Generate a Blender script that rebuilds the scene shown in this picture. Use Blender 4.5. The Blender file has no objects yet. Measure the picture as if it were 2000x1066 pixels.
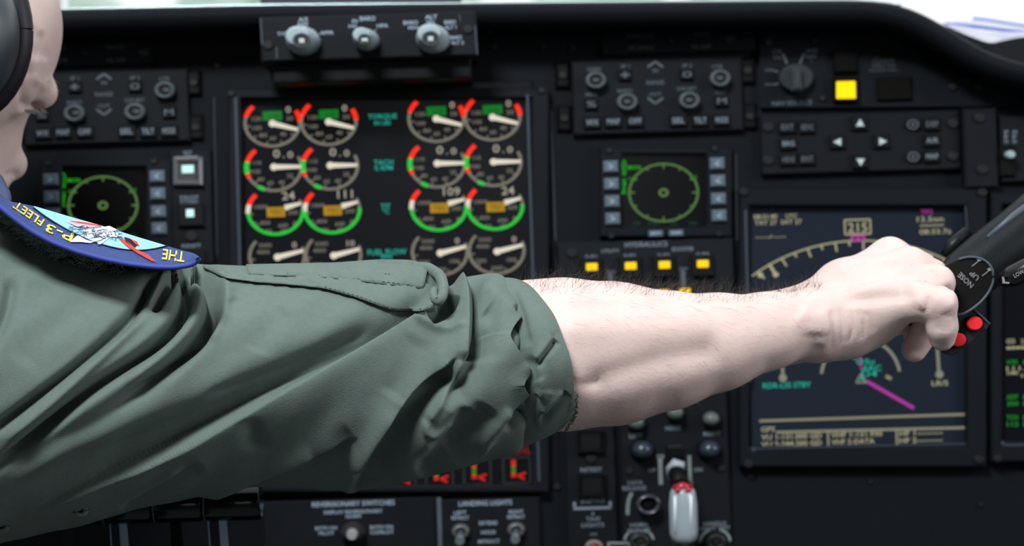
import bpy, math, random
import numpy as np
from mathutils import Vector, Matrix

random.seed(7); np.random.seed(7)
SC = bpy.context.scene
COL = SC.collection
# ------------------------------------------------------------------ camera, world, light, exposure
FP = 3705.0          # focal length in pixels of the 2000-wide frame
D = 1.30             # distance from the lens to the instrument panel plane (y = 0)
ROLL = 0.03
CAMP = Vector((0.0, -D, 0.0))
RX = Vector((math.cos(ROLL), 0, -math.sin(ROLL)))
UP = Vector((math.sin(ROLL), 0, math.cos(ROLL)))
FW = Vector((0, 1, 0))
cam = bpy.data.objects.new('camera', bpy.data.cameras.new('camera'))
COL.objects.link(cam)
cam.matrix_world = Matrix(((RX.x, UP.x, -FW.x, CAMP.x), (RX.y, UP.y, -FW.y, CAMP.y), (RX.z, UP.z, -FW.z, CAMP.z), (0, 0, 0, 1)))
cam.data.sensor_width = 36.0
cam.data.lens = 36.0 * FP / 2000.0
cam.data.clip_start = 0.05
cam.data.clip_end = 2000
cam.data.dof.use_dof = True
cam.data.dof.focus_distance = 0.91
cam.data.dof.aperture_fstop = cam.data.lens / 6.9
SC.camera = cam
SC.view_settings.view_transform = 'Standard'
SC.view_settings.look = 'None'
SC.view_settings.gamma = 1.0
SC.view_settings.exposure = 0.0
SC.view_settings.use_curve_mapping = False

world = bpy.data.worlds.new('overcast_sky'); SC.world = world
world.use_nodes = True
nt = world.node_tree; nt.nodes.clear()
wo = nt.nodes.new('ShaderNodeOutputWorld'); bg = nt.nodes.new('ShaderNodeBackground')
tc = nt.nodes.new('ShaderNodeTexCoord'); sp = nt.nodes.new('ShaderNodeSeparateXYZ')
rp = nt.nodes.new('ShaderNodeValToRGB'); mp = nt.nodes.new('ShaderNodeMapRange')
mp.inputs['From Min'].default_value = -0.3; mp.inputs['From Max'].default_value = 1.0
nt.links.new(tc.outputs['Generated'], sp.inputs[0]); nt.links.new(sp.outputs['Z'], mp.inputs['Value'])
nt.links.new(mp.outputs[0], rp.inputs[0]); nt.links.new(rp.outputs[0], bg.inputs[0]); nt.links.new(bg.outputs[0], wo.inputs[0])
cr = rp.color_ramp
cr.elements[0].position = 0.20; cr.elements[0].color = (0.06, 0.07, 0.07, 1)
cr.elements[1].position = 0.26; cr.elements[1].color = (0.96, 1.0, 1.0, 1)
e = cr.elements.new(1.0); e.color = (0.96, 0.99, 1.0, 1)
bg.inputs[1].default_value = 1.06
def area(name, loc, aim, sx, sy, power, col):
    l = bpy.data.lights.new(name, 'AREA'); l.shape = 'RECTANGLE'; l.size = sx; l.size_y = sy; l.energy = power; l.color = col
    o = bpy.data.objects.new(name, l); COL.objects.link(o); o.location = loc
    o.rotation_euler = (Vector(aim) - Vector(loc)).to_track_quat('-Z', 'Y').to_euler()
    return o
# overhead key lamp added under the closed ceiling; daylight at the right side window
area('added_overhead_key', (-0.36, -1.25, 1.04), (0.0, -0.36, 0.0), 0.4, 0.3, 41, (0.93, 1.0, 0.99))
area('side_window_daylight', (1.2, -0.75, 0.42), (-0.2, -0.28, 0.12), 0.5, 0.4, 8, (0.97, 1.0, 1.0))

# ------------------------------------------------------------------ helpers
def ray(px, py):
    return FW + RX * ((px - 1000.0) / FP) + UP * ((533.0 - py) / FP)
def W(px, py, d):                 # point of the cockpit seen at (px, py), d metres in front of the lens
    return CAMP + ray(px, py) * d
def PT(px, py, h=0.0):            # point h metres proud of the panel plane
    return W(px, py, D - h)
def SZ(px, h=0.0):
    return px * (D - h) / FP
def lin(r, g, b):
    f = lambda c: c / 255 / 12.92 if c / 255 <= 0.04045 else ((c / 255 + 0.055) / 1.055) ** 2.4
    return (f(r), f(g), f(b), 1)
KY = 0.83

class MB:
    def __init__(self): self.v = []; self.f = []; self.s = []
    def add(self, vs, fs, smooth=False):
        o = len(self.v); self.v += [tuple(v) for v in vs]
        self.f += [[i + o for i in f] for f in fs]; self.s += [smooth] * len(fs)
    def box(self, cx, cy, w, h, h0, h1, bev=2.0):
        c = PT(cx, cy, h1); x = SZ(w, h1) / 2; z = SZ(h, h1) / 2; b = min(SZ(bev, h1), x * .6, z * .6); bb = min(b, (h1 - h0) * .6)
        r = lambda xx, zz, hh: [(c.x - xx, -hh, c.z - zz), (c.x + xx, -hh, c.z - zz), (c.x + xx, -hh, c.z + zz), (c.x - xx, -hh, c.z + zz)]
        vs = r(x, z, h0) + r(x, z, h1 - bb) + r(x - b, z - b, h1)
        fs = [[0, 3, 2, 1], [8, 9, 10, 11]]
        for k in (0, 4):
            for i in range(4):
                j = (i + 1) % 4; fs.append([k + i, k + j, k + 4 + j, k + 4 + i])
        self.add(vs, fs)
    def frame(self, x0, y0, x1, y1, bw, h0, h1, hin=None):   # rectangular bezel with an opening; corners in pixels
        if not isinstance(bw, tuple): bw = (bw,) * 4              # left, top, right, bottom
        hin = h0 if hin is None else hin
        O = [PT(x0, y1, h1), PT(x1, y1, h1), PT(x1, y0, h1), PT(x0, y0, h1)]
        I = [PT(x0 + bw[0], y1 - bw[3], h1), PT(x1 - bw[2], y1 - bw[3], h1), PT(x1 - bw[2], y0 + bw[1], h1), PT(x0 + bw[0], y0 + bw[1], h1)]
        b = 0.0012
        vs = []
        for P, hh, off in ((O, h0, 0), (O, h1 - b, 0), (O, h1, 1), (I, h1, -1), (I, h1 - b, 0), (I, hin, 0)):
            cx = sum(p.x for p in P) / 4; cz = sum(p.z for p in P) / 4
            for p in P:
                sx = -b * off * (1 if p.x > cx else -1); sz_ = -b * off * (1 if p.z > cz else -1)
                vs.append((p.x + sx, -hh, p.z + sz_))
        fs = []
        for k in range(5):
            for i in range(4):
                j = (i + 1) % 4; fs.append([k * 4 + i, k * 4 + j, k * 4 + 4 + j, k * 4 + 4 + i])
        self.add(vs, fs)
    def cyl(self, cx, cy, prof, seg=24, ky=KY, smooth=True, href=None, dx=0, dy=0, bump=0):
        hr = prof[0][1] if href is None else href
        c = PT(cx, cy, hr); h0 = prof[0][1]; h1 = prof[-1][1]
        vs = []
        for r, h in prof:
            t = 0 if h1 == h0 else (h - h0) / (h1 - h0)
            for i in range(seg):
                a = 2 * math.pi * i / seg
                rr = SZ(r, h) * (1 + (bump if i % 2 else 0))
                vs.append((c.x + rr * math.cos(a) + SZ(dx) * t, -h, c.z + rr * math.sin(a) * ky - SZ(dy) * t))
        fs = []
        for k in range(len(prof) - 1):
            for i in range(seg):
                j = (i + 1) % seg; fs.append([k * seg + i, k * seg + j, (k + 1) * seg + j, (k + 1) * seg + i])
        n0 = len(fs)
        self.add(vs, fs, smooth)
        o = len(self.v) - len(vs)
        self.f.append([o + (len(prof) - 1) * seg + i for i in range(seg)]); self.s.append(False)
        self.f.append([o + i for i in reversed(range(seg))]); self.s.append(False)
    def arc(self, cx, cy, r, wd, a0, a1, h, ky=KY, n=None, th=0.0):
        n = n or max(3, int(abs(a1 - a0) / 6)); c = PT(cx, cy, h); vs = []; fs = []
        for i in range(n + 1):
            a = math.radians(a0 + (a1 - a0) * i / n)
            for rr in (r - wd / 2, r + wd / 2):
                q = SZ(rr, h); vs.append((c.x + q * math.cos(a), -h, c.z + q * math.sin(a) * (ky + (1 - ky) * 0)))
        for i in range(n): fs.append([2 * i, 2 * i + 1, 2 * i + 3, 2 * i + 2])
        self.add(vs, fs)
    def line(self, x0, y0, x1, y1, wd, h, wd2=None):
        p = PT(x0, y0, h); q = PT(x1, y1, h); d = (q - p); d.y = 0; d.normalize(); n = Vector((-d.z, 0, d.x))
        a = n * SZ(wd, h) / 2; b = n * SZ(wd if wd2 is None else wd2, h) / 2
        self.add([p - a, q - b, q + b, p + a], [[0, 1, 2, 3]])
    def rect(self, cx, cy, w, h_, h):
        c = PT(cx, cy, h); x = SZ(w, h) / 2; z = SZ(h_, h) / 2
        self.add([(c.x - x, -h, c.z - z), (c.x + x, -h, c.z - z), (c.x + x, -h, c.z + z), (c.x - x, -h, c.z + z)], [[0, 1, 2, 3]])
    def outline(self, cx, cy, w, h_, t, h):
        self.rect(cx, cy - h_ / 2, w, t, h); self.rect(cx, cy + h_ / 2, w, t, h)
        self.rect(cx - w / 2, cy, t, h_, h); self.rect(cx + w / 2, cy, t, h_, h)
    def poly(self, pts, d0, d1, bev=0.0):   # extruded pixel outline between depths d0 (far) and d1 (near)
        n = len(pts); cx = sum(p[0] for p in pts) / n; cy = sum(p[1] for p in pts) / n
        def ringv(d, s): return [W(cx + (p[0] - cx) * s, cy + (p[1] - cy) * s, d) for p in pts]
        bz = min(abs(d0 - d1) * .5, 0.003) if bev else 0
        R = [ringv(d0, 1), ringv(d1 + bz, 1)] + ([ringv(d1, 1 - bev)] if bev else [ringv(d1, 1)] if bz else [])
        if len(R) == 2 and not bz: R = [ringv(d0, 1), ringv(d1, 1)]
        vs = [v for r in R for v in r]; fs = [list(range(n))[::-1], [(len(R) - 1) * n + i for i in range(n)]]
        for k in range(len(R) - 1):
            for i in range(n):
                j = (i + 1) % n; fs.append([k * n + i, k * n + j, (k + 1) * n + j, (k + 1) * n + i])
        self.add(vs, fs)
    def wbox(self, lo, hi):
        x0, y0, z0 = lo; x1, y1, z1 = hi
        self.add([(x0, y0, z0), (x1, y0, z0), (x1, y1, z0), (x0, y1, z0), (x0, y0, z1), (x1, y0, z1), (x1, y1, z1), (x0, y1, z1)],
                 [[0, 3, 2, 1], [4, 5, 6, 7], [0, 1, 5, 4], [1, 2, 6, 5], [2, 3, 7, 6], [3, 0, 4, 7]])
    def tube(self, pts, rad, seg=12, caps=True, sx=1.0, sy=1.0, ref=None):
        pts = [Vector(p) for p in pts]; n = len(pts); vs = []; fs = []
        rad = rad if isinstance(rad, (list, tuple)) else [rad] * n
        up = Vector(ref) if ref else Vector((0, 0, 1))
        for i in range(n):
            t = (pts[min(i + 1, n - 1)] - pts[max(i - 1, 0)]).normalized()
            a = t.cross(up)
            if a.length < 1e-4: a = t.cross(Vector((1, 0, 0)))
            a.normalize(); b = a.cross(t)
            for k in range(seg):
                th = 2 * math.pi * k / seg
                vs.append(pts[i] + a * (rad[i] * sx * math.cos(th)) + b * (rad[i] * sy * math.sin(th)))
        for i in range(n - 1):
            for k in range(seg):
                j = (k + 1) % seg; fs.append([i * seg + k, i * seg + j, (i + 1) * seg + j, (i + 1) * seg + k])
        self.add(vs, fs, True)
        if caps:
            o = len(self.v) - len(vs)
            self.f.append([o + k for k in reversed(range(seg))]); self.s.append(False)
            self.f.append([o + (n - 1) * seg + k for k in range(seg)]); self.s.append(False)
    def text(self, s, cx, cy, h_px, h, w_px=None, rot=0.0, mapf=None):
        V, F, w0, h0 = glyphs(s)
        sc_z = h_px / h0; sc_x = (w_px / w0) if w_px else sc_z * 1.18
        ca, sa = math.cos(math.radians(rot)), math.sin(math.radians(rot))
        out = []
        if mapf is None: c = PT(cx, cy, h)
        for x, y in V:
            X = x * sc_x; Y = y * sc_z
            X, Y = X * ca - Y * sa, X * sa + Y * ca
            out.append(mapf(cx + X, cy - Y) if mapf else (c.x + SZ(X, h), -h, c.z + SZ(Y, h)))
        self.add(out, F)

_g = {}
def glyphs(s):
    if s in _g: return _g[s]
    cu = bpy.data.curves.new('t', 'FONT'); cu.body = s; cu.resolution_u = 2; cu.size = 1.0; cu.offset = 0.012; cu.space_line = 0.9
    cu.align_x = 'CENTER'
    o = bpy.data.objects.new('t', cu)
    me = o.to_mesh()
    V = [(v.co.x, v.co.y) for v in me.vertices]; F = [list(p.vertices) for p in me.polygons]
    o.to_mesh_clear(); bpy.data.objects.remove(o); bpy.data.curves.remove(cu)
    xs = [v[0] for v in V]; ys = [v[1] for v in V]
    mx = (min(xs) + max(xs)) / 2; my = (min(ys) + max(ys)) / 2
    r = ([(x - mx, y - my) for x, y in V], F, max(max(xs) - min(xs), 0.05), max(max(ys) - min(ys), 0.05))
    _g[s] = r
    return r

PRINTED = {'lettering', 'readout', 'track_line', 'pale_edge_line', 'range_arc', 'rule_line', 'radar_status', 'compass_arc', 'row_title', 'position_mark', 'pointer_mark', 'flow_line', 'bracket_line', 'panel_seam', 'range_ring', 'red_mark', 'ring_print', 'arrow', 'handle_ridge', 'red_arc', 'green_arc', 'dial', 'flag_text'}
ORG = {}
def thing(name, label, cat, at, group=None):
    o = bpy.data.objects.new(name, None); COL.objects.link(o); o.location = at; o.empty_display_size = 0.01
    o['label'] = label; o['category'] = cat
    if group: o['group'] = group
    ORG[o.name] = Vector(at)
    return o
def part(name, mb, mat, parent=None, label=None, kind=None, at=None):
    org = ORG[parent.name] if parent else Vector(at or (0, 0, 0))
    me = bpy.data.meshes.new(name)
    me.from_pydata([(v[0] - org.x, v[1] - org.y, v[2] - org.z) for v in mb.v], [], mb.f)
    me.polygons.foreach_set('use_smooth', mb.s)
    me.materials.append(mat); me.update()
    o = bpy.data.objects.new(name, me); COL.objects.link(o)
    if parent: o.parent = parent
    else: o.location = org
    ORG[o.name] = org
    if label: o['label'] = label
    if not kind and name in PRINTED: kind = 'stuff'
    if kind: o['kind'] = kind
    return o
def tag(o, label, cat, group=None):
    o['label'] = label; o['category'] = cat
    if group: o['group'] = group

MATS = {}
def mat(name, col, rough=0.6, spec=0.3, metal=0.0, noise=0.0, nscale=60.0, bump=0.0, bscale=400.0, **kw):
    if name in MATS: return MATS[name]
    m = bpy.data.materials.new(name); m.use_nodes = True; t = m.node_tree; b = t.nodes['Principled BSDF']
    b.inputs['Base Color'].default_value = col; b.inputs['Roughness'].default_value = rough
    b.inputs['Specular IOR Level'].default_value = spec; b.inputs['Metallic'].default_value = metal
    tcn = t.nodes.new('ShaderNodeTexCoord')
    if noise:
        n = t.nodes.new('ShaderNodeTexNoise'); n.inputs['Scale'].default_value = nscale; n.inputs['Detail'].default_value = 4
        mx = t.nodes.new('ShaderNodeMix'); mx.data_type = 'RGBA'
        t.links.new(tcn.outputs['Object'], n.inputs['Vector'])
        mx.inputs['A'].default_value = tuple(c * (1 - noise) for c in col[:3]) + (1,)
        mx.inputs['B'].default_value = tuple(min(1, c * (1 + noise)) for c in col[:3]) + (1,)
        t.links.new(n.outputs[0], mx.inputs['Factor']); t.links.new(mx.outputs['Result'], b.inputs['Base Color'])
    if bump:
        n2 = t.nodes.new('ShaderNodeTexNoise'); n2.inputs['Scale'].default_value = bscale; n2.inputs['Detail'].default_value = 3
        bp = t.nodes.new('ShaderNodeBump'); bp.inputs['Strength'].default_value = bump; bp.inputs['Distance'].default_value = 0.0006
        t.links.new(tcn.outputs['Object'], n2.inputs['Vector']); t.links.new(n2.outputs[0], bp.inputs['Height']); t.links.new(bp.outputs[0], b.inputs['Normal'])
    for k, v in kw.items(): b.inputs[k.replace('_', ' ')].default_value = v
    MATS[name] = m
    return m
def glow(name, r, g, b, k=1.0):
    if name in MATS: return MATS[name]
    m = mat(name, (0.003, 0.003, 0.003, 1), 0.5, 0.1)
    p = m.node_tree.nodes['Principled BSDF']
    p.inputs['Emission Color'].default_value = lin(r, g, b); p.inputs['Emission Strength'].default_value = k
    return m

PANEL = mat('panel_black_paint', (0.0042, 0.0053, 0.0080, 1), 0.65, 0.10, noise=0.25, nscale=35, bump=0.25, bscale=900)
UNIT = mat('unit_face_black', (0.0048, 0.0058, 0.0086, 1), 0.6, 0.13, noise=0.2, nscale=40, bump=0.15, bscale=900)
BEZEL = mat('display_bezel_black', (0.0044, 0.0055, 0.0084, 1), 0.55, 0.13, noise=0.2, nscale=30)
DARK = mat('deep_black_plastic', (0.0028, 0.0029, 0.0038, 1), 0.5, 0.12)
KEY = mat('black_key_cap', (0.0042, 0.0046, 0.0062, 1), 0.55, 0.15)
SCREEN = mat('dark_display_glass', (0.0045, 0.0050, 0.0075, 1), 0.25, 0.2)
NAVSCREEN = mat('nav_display_glass', (0.0125, 0.017, 0.027, 1), 0.25, 0.2)
GREENSCR = mat('green_display_glass', (0.0025, 0.003, 0.0035, 1), 0.2, 0.25)
PRINT = mat('pale_blue_grey_lettering', (0.17, 0.20, 0.245, 1), 0.6, 0.2)
PRINTDIM = mat('dim_grey_lettering', (0.085, 0.10, 0.12, 1), 0.6, 0.2)
PRINTBR = mat('bright_blue_grey_lettering', (0.30, 0.37, 0.47, 1), 0.6, 0.2)
KNOB = mat('grey_knob_plastic', (0.28, 0.34, 0.38, 1), 0.42, 0.35, noise=0.2, nscale=200)
KNOBDIM = mat('dim_grey_knob_plastic', (0.058, 0.07, 0.08, 1), 0.5, 0.3)
KNOBCORE = mat('knob_recess_black', (0.012, 0.013, 0.015, 1), 0.4, 0.3)
SOFTKEY = mat('blue_grey_soft_key', (0.085, 0.115, 0.145, 1), 0.5, 0.25)
SCREW = mat('dark_screw_steel', (0.013, 0.013, 0.015, 1), 0.5, 0.25, 0.2)
EDGE = mat('blue_grey_edge_line', (0.035, 0.046, 0.066, 1), 0.4, 0.35)  # blue-grey, paler than the faces, for lines along their edges
STEEL = mat('brushed_steel', (0.32, 0.36, 0.42, 1), 0.35, 0.5, 0.8)
GCREAM = glow('display_grey_white', 122, 117, 106)
GNEEDLE = glow('display_needle_cream', 228, 219, 200)
GRED = glow('display_red', 255, 46, 28, 1.15)
GGREEN = glow('display_green', 44, 196, 62)
GBOX = glow('display_box_green', 16, 118, 40)
GCYAN = glow('display_cyan', 34, 170, 150)
GAMB = glow('display_amber', 172, 132, 22)
GBLK = glow('display_black', 14, 50, 20)
GMAG = glow('display_magenta', 165, 55, 150)
GNAV = glow('display_cream', 168, 163, 132)
GLIME = glow('radar_green', 34, 190, 30)
GOLIVE = glow('radar_ring_green', 84, 118, 66)
GTEAL = glow('radar_dim_green', 14, 66, 50)
LAMPY = glow('amber_lamp', 255, 216, 0, 1.35)
LAMPA = glow('small_amber_lamp', 255, 205, 5, 1.3)
LAMPW = glow('cyan_white_lamp', 205, 255, 250, 1.1)
# ------------------------------------------------------------------ setting: outside, cabin shell, windshield
OUTG = mat('pale_hazy_grass', (0.42, 0.55, 0.42, 1), 0.9, 0.1, noise=0.15, nscale=0.05)
g = MB(); g.wbox((-400, 6, -3.2), (400, 700, -3.0))
part('ground', g, OUTG, kind='structure')
CABIN = mat('grey_cabin_lining', (0.17, 0.18, 0.185, 1), 0.8, 0.2, noise=0.15, nscale=8)
s = MB(); s.wbox((-1.3, -3.1, -1.1), (1.3, 0.9, -1.05)); part('floor', s, CABIN, kind='structure')
s = MB()
s.wbox((-1.3, -3.1, -1.05), (-0.35, -3.05, 1.15)); s.wbox((0.35, -3.1, -1.05), (1.3, -3.05, 1.15)); s.wbox((-0.35, -3.1, 0.85), (0.35, -3.05, 1.15))
part('wall_back', s, CABIN, kind='structure')
s = MB(); s.wbox((-1.3, -3.05, 1.10), (1.3, -0.70, 1.15)); part('ceiling', s, CABIN, kind='structure')
for nm, x in (('wall_left', -1.3), ('wall_right', 1.25)):
    s = MB(); s.wbox((x, -3.05, -1.05), (x + .05, 0.9, 0.0)); s.wbox((x, -3.05, 0.6), (x + .05, 0.9, 1.1))
    s.wbox((x, -3.05, 0.0), (x + .05, -1.7 if x > 0 else -1.2, 0.8)); s.wbox((x, -0.75, 0.0), (x + .05, -0.65, 0.8))
    part(nm, s, CABIN, kind='structure')
# hazy trees beyond the airfield, seen in the strip of windshield above the glareshield
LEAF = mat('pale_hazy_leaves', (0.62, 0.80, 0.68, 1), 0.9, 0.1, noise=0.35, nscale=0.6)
BARK = mat('hazy_bark', (0.3, 0.3, 0.26, 1), 0.9, 0.1)
def tree(x, y, hh, label):
    t = thing('tree', label, 'tree', (x, y, -3.0), 'hazy trees beyond the windshield')
    tr = MB(); tr.tube([(x, y, -3.0), (x + .2, y, -3 + hh * .35), (x, y, -3 + hh * .7)], [.5, .4, .2], 8); part('trunk', tr, BARK, t)
    cm = MB(); rnd = random.Random(int(x * 7 + y))
    for k in range(26):
        a = rnd.uniform(0, 6.28); q = rnd.uniform(0, 1) ** .5 * hh * .3; z = rnd.uniform(.35, .95)
        r = hh * rnd.uniform(.10, .17) * (1.15 - abs(z - .6)); c = (x + q * math.cos(a) * (1.2 - z * .5), y + q * math.sin(a), -3 + hh * z)
        vs = []; fs = []
        for i in range(5):
            for j in range(8):
                th = math.pi * (i + .5) / 5; ph = 2 * math.pi * j / 8; rr = r * rnd.uniform(.85, 1.15)
                vs.append((c[0] + rr * math.sin(th) * math.cos(ph), c[1] + rr * math.sin(th) * math.sin(ph), c[2] + rr * math.cos(th)))
        for i in range(4):
            for j in range(8): fs.append([i * 8 + j, i * 8 + (j + 1) % 8, i * 8 + 8 + (j + 1) % 8, i * 8 + 8 + j])
        fs += [[j for j in range(8)], [32 + j for j in range(8)][::-1]]
        cm.add(vs, fs)
    part('crown', cm, LEAF, t, kind='stuff')
for (x, y, hh, nth) in ((-44, 190, 34, 'leftmost'), (-26, 215, 38, 'second from the left'), (-9, 188, 34, 'third from the left'), (10, 212, 37, 'fourth from the left'), (28, 190, 33, 'rightmost')):
    tree(x, y, hh, 'hazy pale green tree beyond the windshield, %s of five' % nth)

FRAME = mat('windshield_frame_paint', (0.028, 0.033, 0.045, 1), 0.6, 0.25)
WHITE = mat('white_weather_seal', (0.8, 0.84, 0.84, 1), 0.5, 0.3)
s = MB(); s.poly([(70, -260), (109, -260), (113, 60), (74, 60)], D + .34, D + .28); part('trim_1', s, FRAME, kind='structure')
s = MB(); s.poly([(110, -260), (128, -260), (134, 60), (116, 60)], D + .33, D + .29); part('trim_2', s, WHITE, kind='structure')

# ------------------------------------------------------------------ instrument panel board and glareshield
pb = MB()
top = [(-2500, 60), (-260, 30), (500, 22), (1000, 18), (1500, 14), (1720, 14), (1775, 30), (1840, 72), (1900, 108), (1970, 138), (2080, 152), (2300, 170), (4500, 200)]
pb.poly(top + [(4500, 3600), (-2500, 3600)], D + .012, D)
panel = thing('instrument_panel', 'wide black instrument panel board carrying all the displays and control panels', 'panel', PT(1000, 900, 0))
part('board', pb, PANEL, panel)
sm = MB()
for x0, y0, x1, y1 in ((440, 170, 452, 960), (1080, 170, 1093, 960), (1209, 790, 1212, 1100)):
    sm.line(x0, y0, x1, y1, 3, .0006)
part('panel_seam', sm, DARK, panel)
ed = MB()
for x0, y0, x1, y1, w in ((1076, 215, 1085, 470, 4), (1437, 300, 1440, 470, 3), (418, 190, 424, 500, 2.5)):
    ed.line(x0, y0, x1, y1, w, .0008)
part('pale_edge_line', ed, mat('dull_panel_edge', (0.02, 0.025, 0.032, 1), .5, .3), panel)  # dull lines, paler than the board, along its section edges
for (x, y, r) in ((1483, 50, 7), (1948, 152, 6), (1118, 95, 6), (1060, 92, 6), (1045, 57, 6), (955, 60, 6), (965, 90, 7), (527, 1037, 5), (1465, 930, 6), (1700, 940, 5), (1915, 985, 5), (425, 128, 6), (1097, 480, 5)):
    b = MB(); b.cyl(x, y, [(r, 0), (r, .0012), (r * .7, .0018)], 10); part('fastener', b, SCREW, panel)

GSH = mat('glareshield_black_vinyl', (0.0048, 0.0058, 0.0082, 1), 0.7, 0.08, noise=0.15, nscale=20, bump=.2, bscale=600)
gs = thing('glareshield', 'long black glareshield along the top of the panel, its upper edge shining with daylight', 'glareshield', PT(1000, 40, .03))
# swept cross-section: path along the upper edge, section = (vertical offset px downwards, height proud of the panel)
path = [(-2500, 56), (-260, 26), (0, 21), (130, 19), (500, 11), (1000, 7), (1400, 4), (1640, 2), (1710, 3), (1760, 11), (1800, 27), (1850, 55), (1900, 88), (1950, 112), (2010, 128), (2120, 142), (2300, 158), (4500, 188)]
def dense(P, n):
    P = np.array(P, float); sL = np.concatenate([[0], np.cumsum(np.hypot(*np.diff(P, axis=0).T))]); t = np.linspace(0, sL[-1], n)
    out = np.stack([np.interp(t, sL, P[:, k]) for k in range(P.shape[1])], 1)
    for _ in range(2): out[1:-1] = .25 * out[:-2] + .5 * out[1:-1] + .25 * out[2:]
    return out
pd = dense(path, 300)
sec = [(2, -.30), (-1, -.10), (-1, .012), (0, .030), (2.5, .038), (7, .042), (22, .042), (42, .036), (50, .026), (50, .006), (48, -.012), (30, -.30)]
def sweep(pd, sec):
    vs = []; fs = []; ns = len(sec)
    for i in range(len(pd)):
        a = pd[max(i - 1, 0)]; b = pd[min(i + 1, len(pd) - 1)]; tx, ty = b - a; L = math.hypot(tx, ty); nx, ny = -ty / L, tx / L
        for off, h in sec:
            hh = h
            vs.append(PT(pd[i][0] + nx * off, pd[i][1] + ny * off, hh) if h > -.05 else (PT(pd[i][0] + nx * off, pd[i][1] + ny * off, 0.0) + Vector((0, -h, 0))))
    for i in range(len(pd) - 1):
        for k in range(ns):
            j = (k + 1) % ns; fs.append([i * ns + k, (i + 1) * ns + k, (i + 1) * ns + j, i * ns + j])
    fs += [[k for k in range(ns)], [(len(pd) - 1) * ns + k for k in reversed(range(ns))]]
    return vs, fs
m = MB(); m.add(*sweep(pd, sec), True); part('cowl', m, GSH, gs)
rimm = mat('glareshield_edge_highlight', (0.55, 0.68, 0.70, 1), 0.25, 0.6, 0.6)  # pale cyan colour painted in as the daylight highlight along the edge
pr = dense([p for p in path if -300 < p[0] < 1800], 70)
m = MB(); m.add(*sweep(pr, [(-3.0, .006), (-3.6, .016), (-3.0, .026), (-1.2, .030), (0.3, .028), (0.6, .006)]), True); part('edge_highlight', m, rimm, gs, label='pale strip painted as the daylight highlight on the edge')

# dark magnetic compass base on top of the shield, cut by the top of the frame
cb = thing('compass_housing', 'dark box standing on the glareshield above the three-knob unit', 'compass', PT(705, 6, -.05))
m = MB(); m.poly([(512, -70), (898, -70), (902, 4.5), (508, 7)], D + .13, D + .05); part('housing', m, FRAME, cb)
m = MB(); m.poly([(560, -140), (850, -140), (880, -70), (530, -70)], D + .12, D + .06); part('post', m, FRAME, cb)

# chart book lying open on the right of the glareshield
bk = thing('chart_book', 'open chart book of white and blue pages on the right end of the glareshield', 'book', PT(1940, 90, -.06))
CVR = mat('dark_book_cover', (0.006, 0.006, 0.009, 1), .6, .15); PAP = mat('white_page', (0.50, 0.49, 0.60, 1), .7, .2); BLU = mat('blue_tinted_page', (0.07, 0.12, 0.42, 1), .6, .2)
def leafsheet(pts, d0, d1, th, matl, name):
    P = dense(pts, 24); m = MB(); vs = []; fs = []
    for x, y in P:
        for d, o in ((d1, 0), (d1, th), (d0, th), (d0, 0)): vs.append(W(x, y + o, d))
    for i in range(len(P) - 1):
        for k in range(4): fs.append([i * 4 + k, i * 4 + 4 + k, i * 4 + 4 + (k + 1) % 4, i * 4 + (k + 1) % 4])
    fs += [[0, 1, 2, 3], [len(vs) - 1, len(vs) - 2, len(vs) - 3, len(vs) - 4]]
    m.add(vs, fs, False); part(name, m, matl, bk)
leafsheet([(1828, 47), (1850, 50), (1880, 66), (1915, 78), (1938, 88), (1960, 78), (2000, 72), (2100, 76)], D + .26, D + .04, 40, CVR, 'cover')
leafsheet([(1858, 56), (1890, 68), (1916, 76), (1936, 86), (1950, 76), (1975, 69), (2100, 64)], D + .25, D + .045, 4, PAP, 'page')
leafsheet([(1856, 52), (1890, 59), (1925, 71), (1950, 68), (1990, 62), (2100, 60)], D + .25, D + .05, 6, PAP, 'page')
leafsheet([(1852, 47), (1890, 52), (1930, 60), (1965, 63), (2000, 61), (2100, 66)], D + .25, D + .06, 5, PAP, 'page')
leafsheet([(1848, 44), (1880, 47), (1920, 51), (1960, 57), (2000, 59), (2100, 70)], D + .25, D + .07, 5, BLU, 'page')
leafsheet([(1838, 46), (1868, 41), (1910, 45), (1950, 51), (2000, 57), (2100, 70)], D + .25, D + .08, 4, PAP, 'page')
leafsheet([(1900, 34), (1930, 37), (1960, 42), (2000, 48), (2100, 60)], D + .25, D + .10, 5, BLU, 'page')
m = MB(); m.poly([(1925, 92), (1945, 83), (1975, 76), (2060, 74), (2100, 136), (1935, 118)], D + .10, D + .03); part('binder', m, CVR, bk)

# ------------------------------------------------------------------ shared small builders
def screw(x, y, r, h, root, name='screw', matl=None):
    b = MB(); b.cyl(x, y, [(r, h), (r, h + .001), (r * .8, h + .0018)], 14)
    b.line(x - r * .6, y + r * .25, x + r * .6, y - r * .25, 2, h + .0019)
    return part(name, b, matl or SCREW, root)
def lettering(items, h, root, matl=PRINT, name='lettering'):
    b = MB()
    for it in items:
        s_, x, y, hh = it[:4]; b.text(s_, x, y, hh, h, it[4] if len(it) > 4 else None, it[5] if len(it) > 5 else 0)
    return part(name, b, matl, root)
def ringknob(x, y, rx, h, root, ringm, name='knob'):
    b = MB(); b.cyl(x, y, [(rx, h), (rx, h + .004), (rx * .92, h + .0075), (rx * .62, h + .0075), (rx * .58, h + .0045)], 28, bump=.02)
    k = part(name, b, ringm, root)
    b = MB(); b.cyl(x, y, [(rx * .6, h + .003), (rx * .58, h + .0065), (rx * .3, h + .0085)], 20); part('knob_core', b, KNOBCORE, k)
    b = MB(); b.rect(x + 1, y - 2, rx * .5, rx * .25, h + .0087); part('index_mark', b, ringm, k)
    return k
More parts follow.
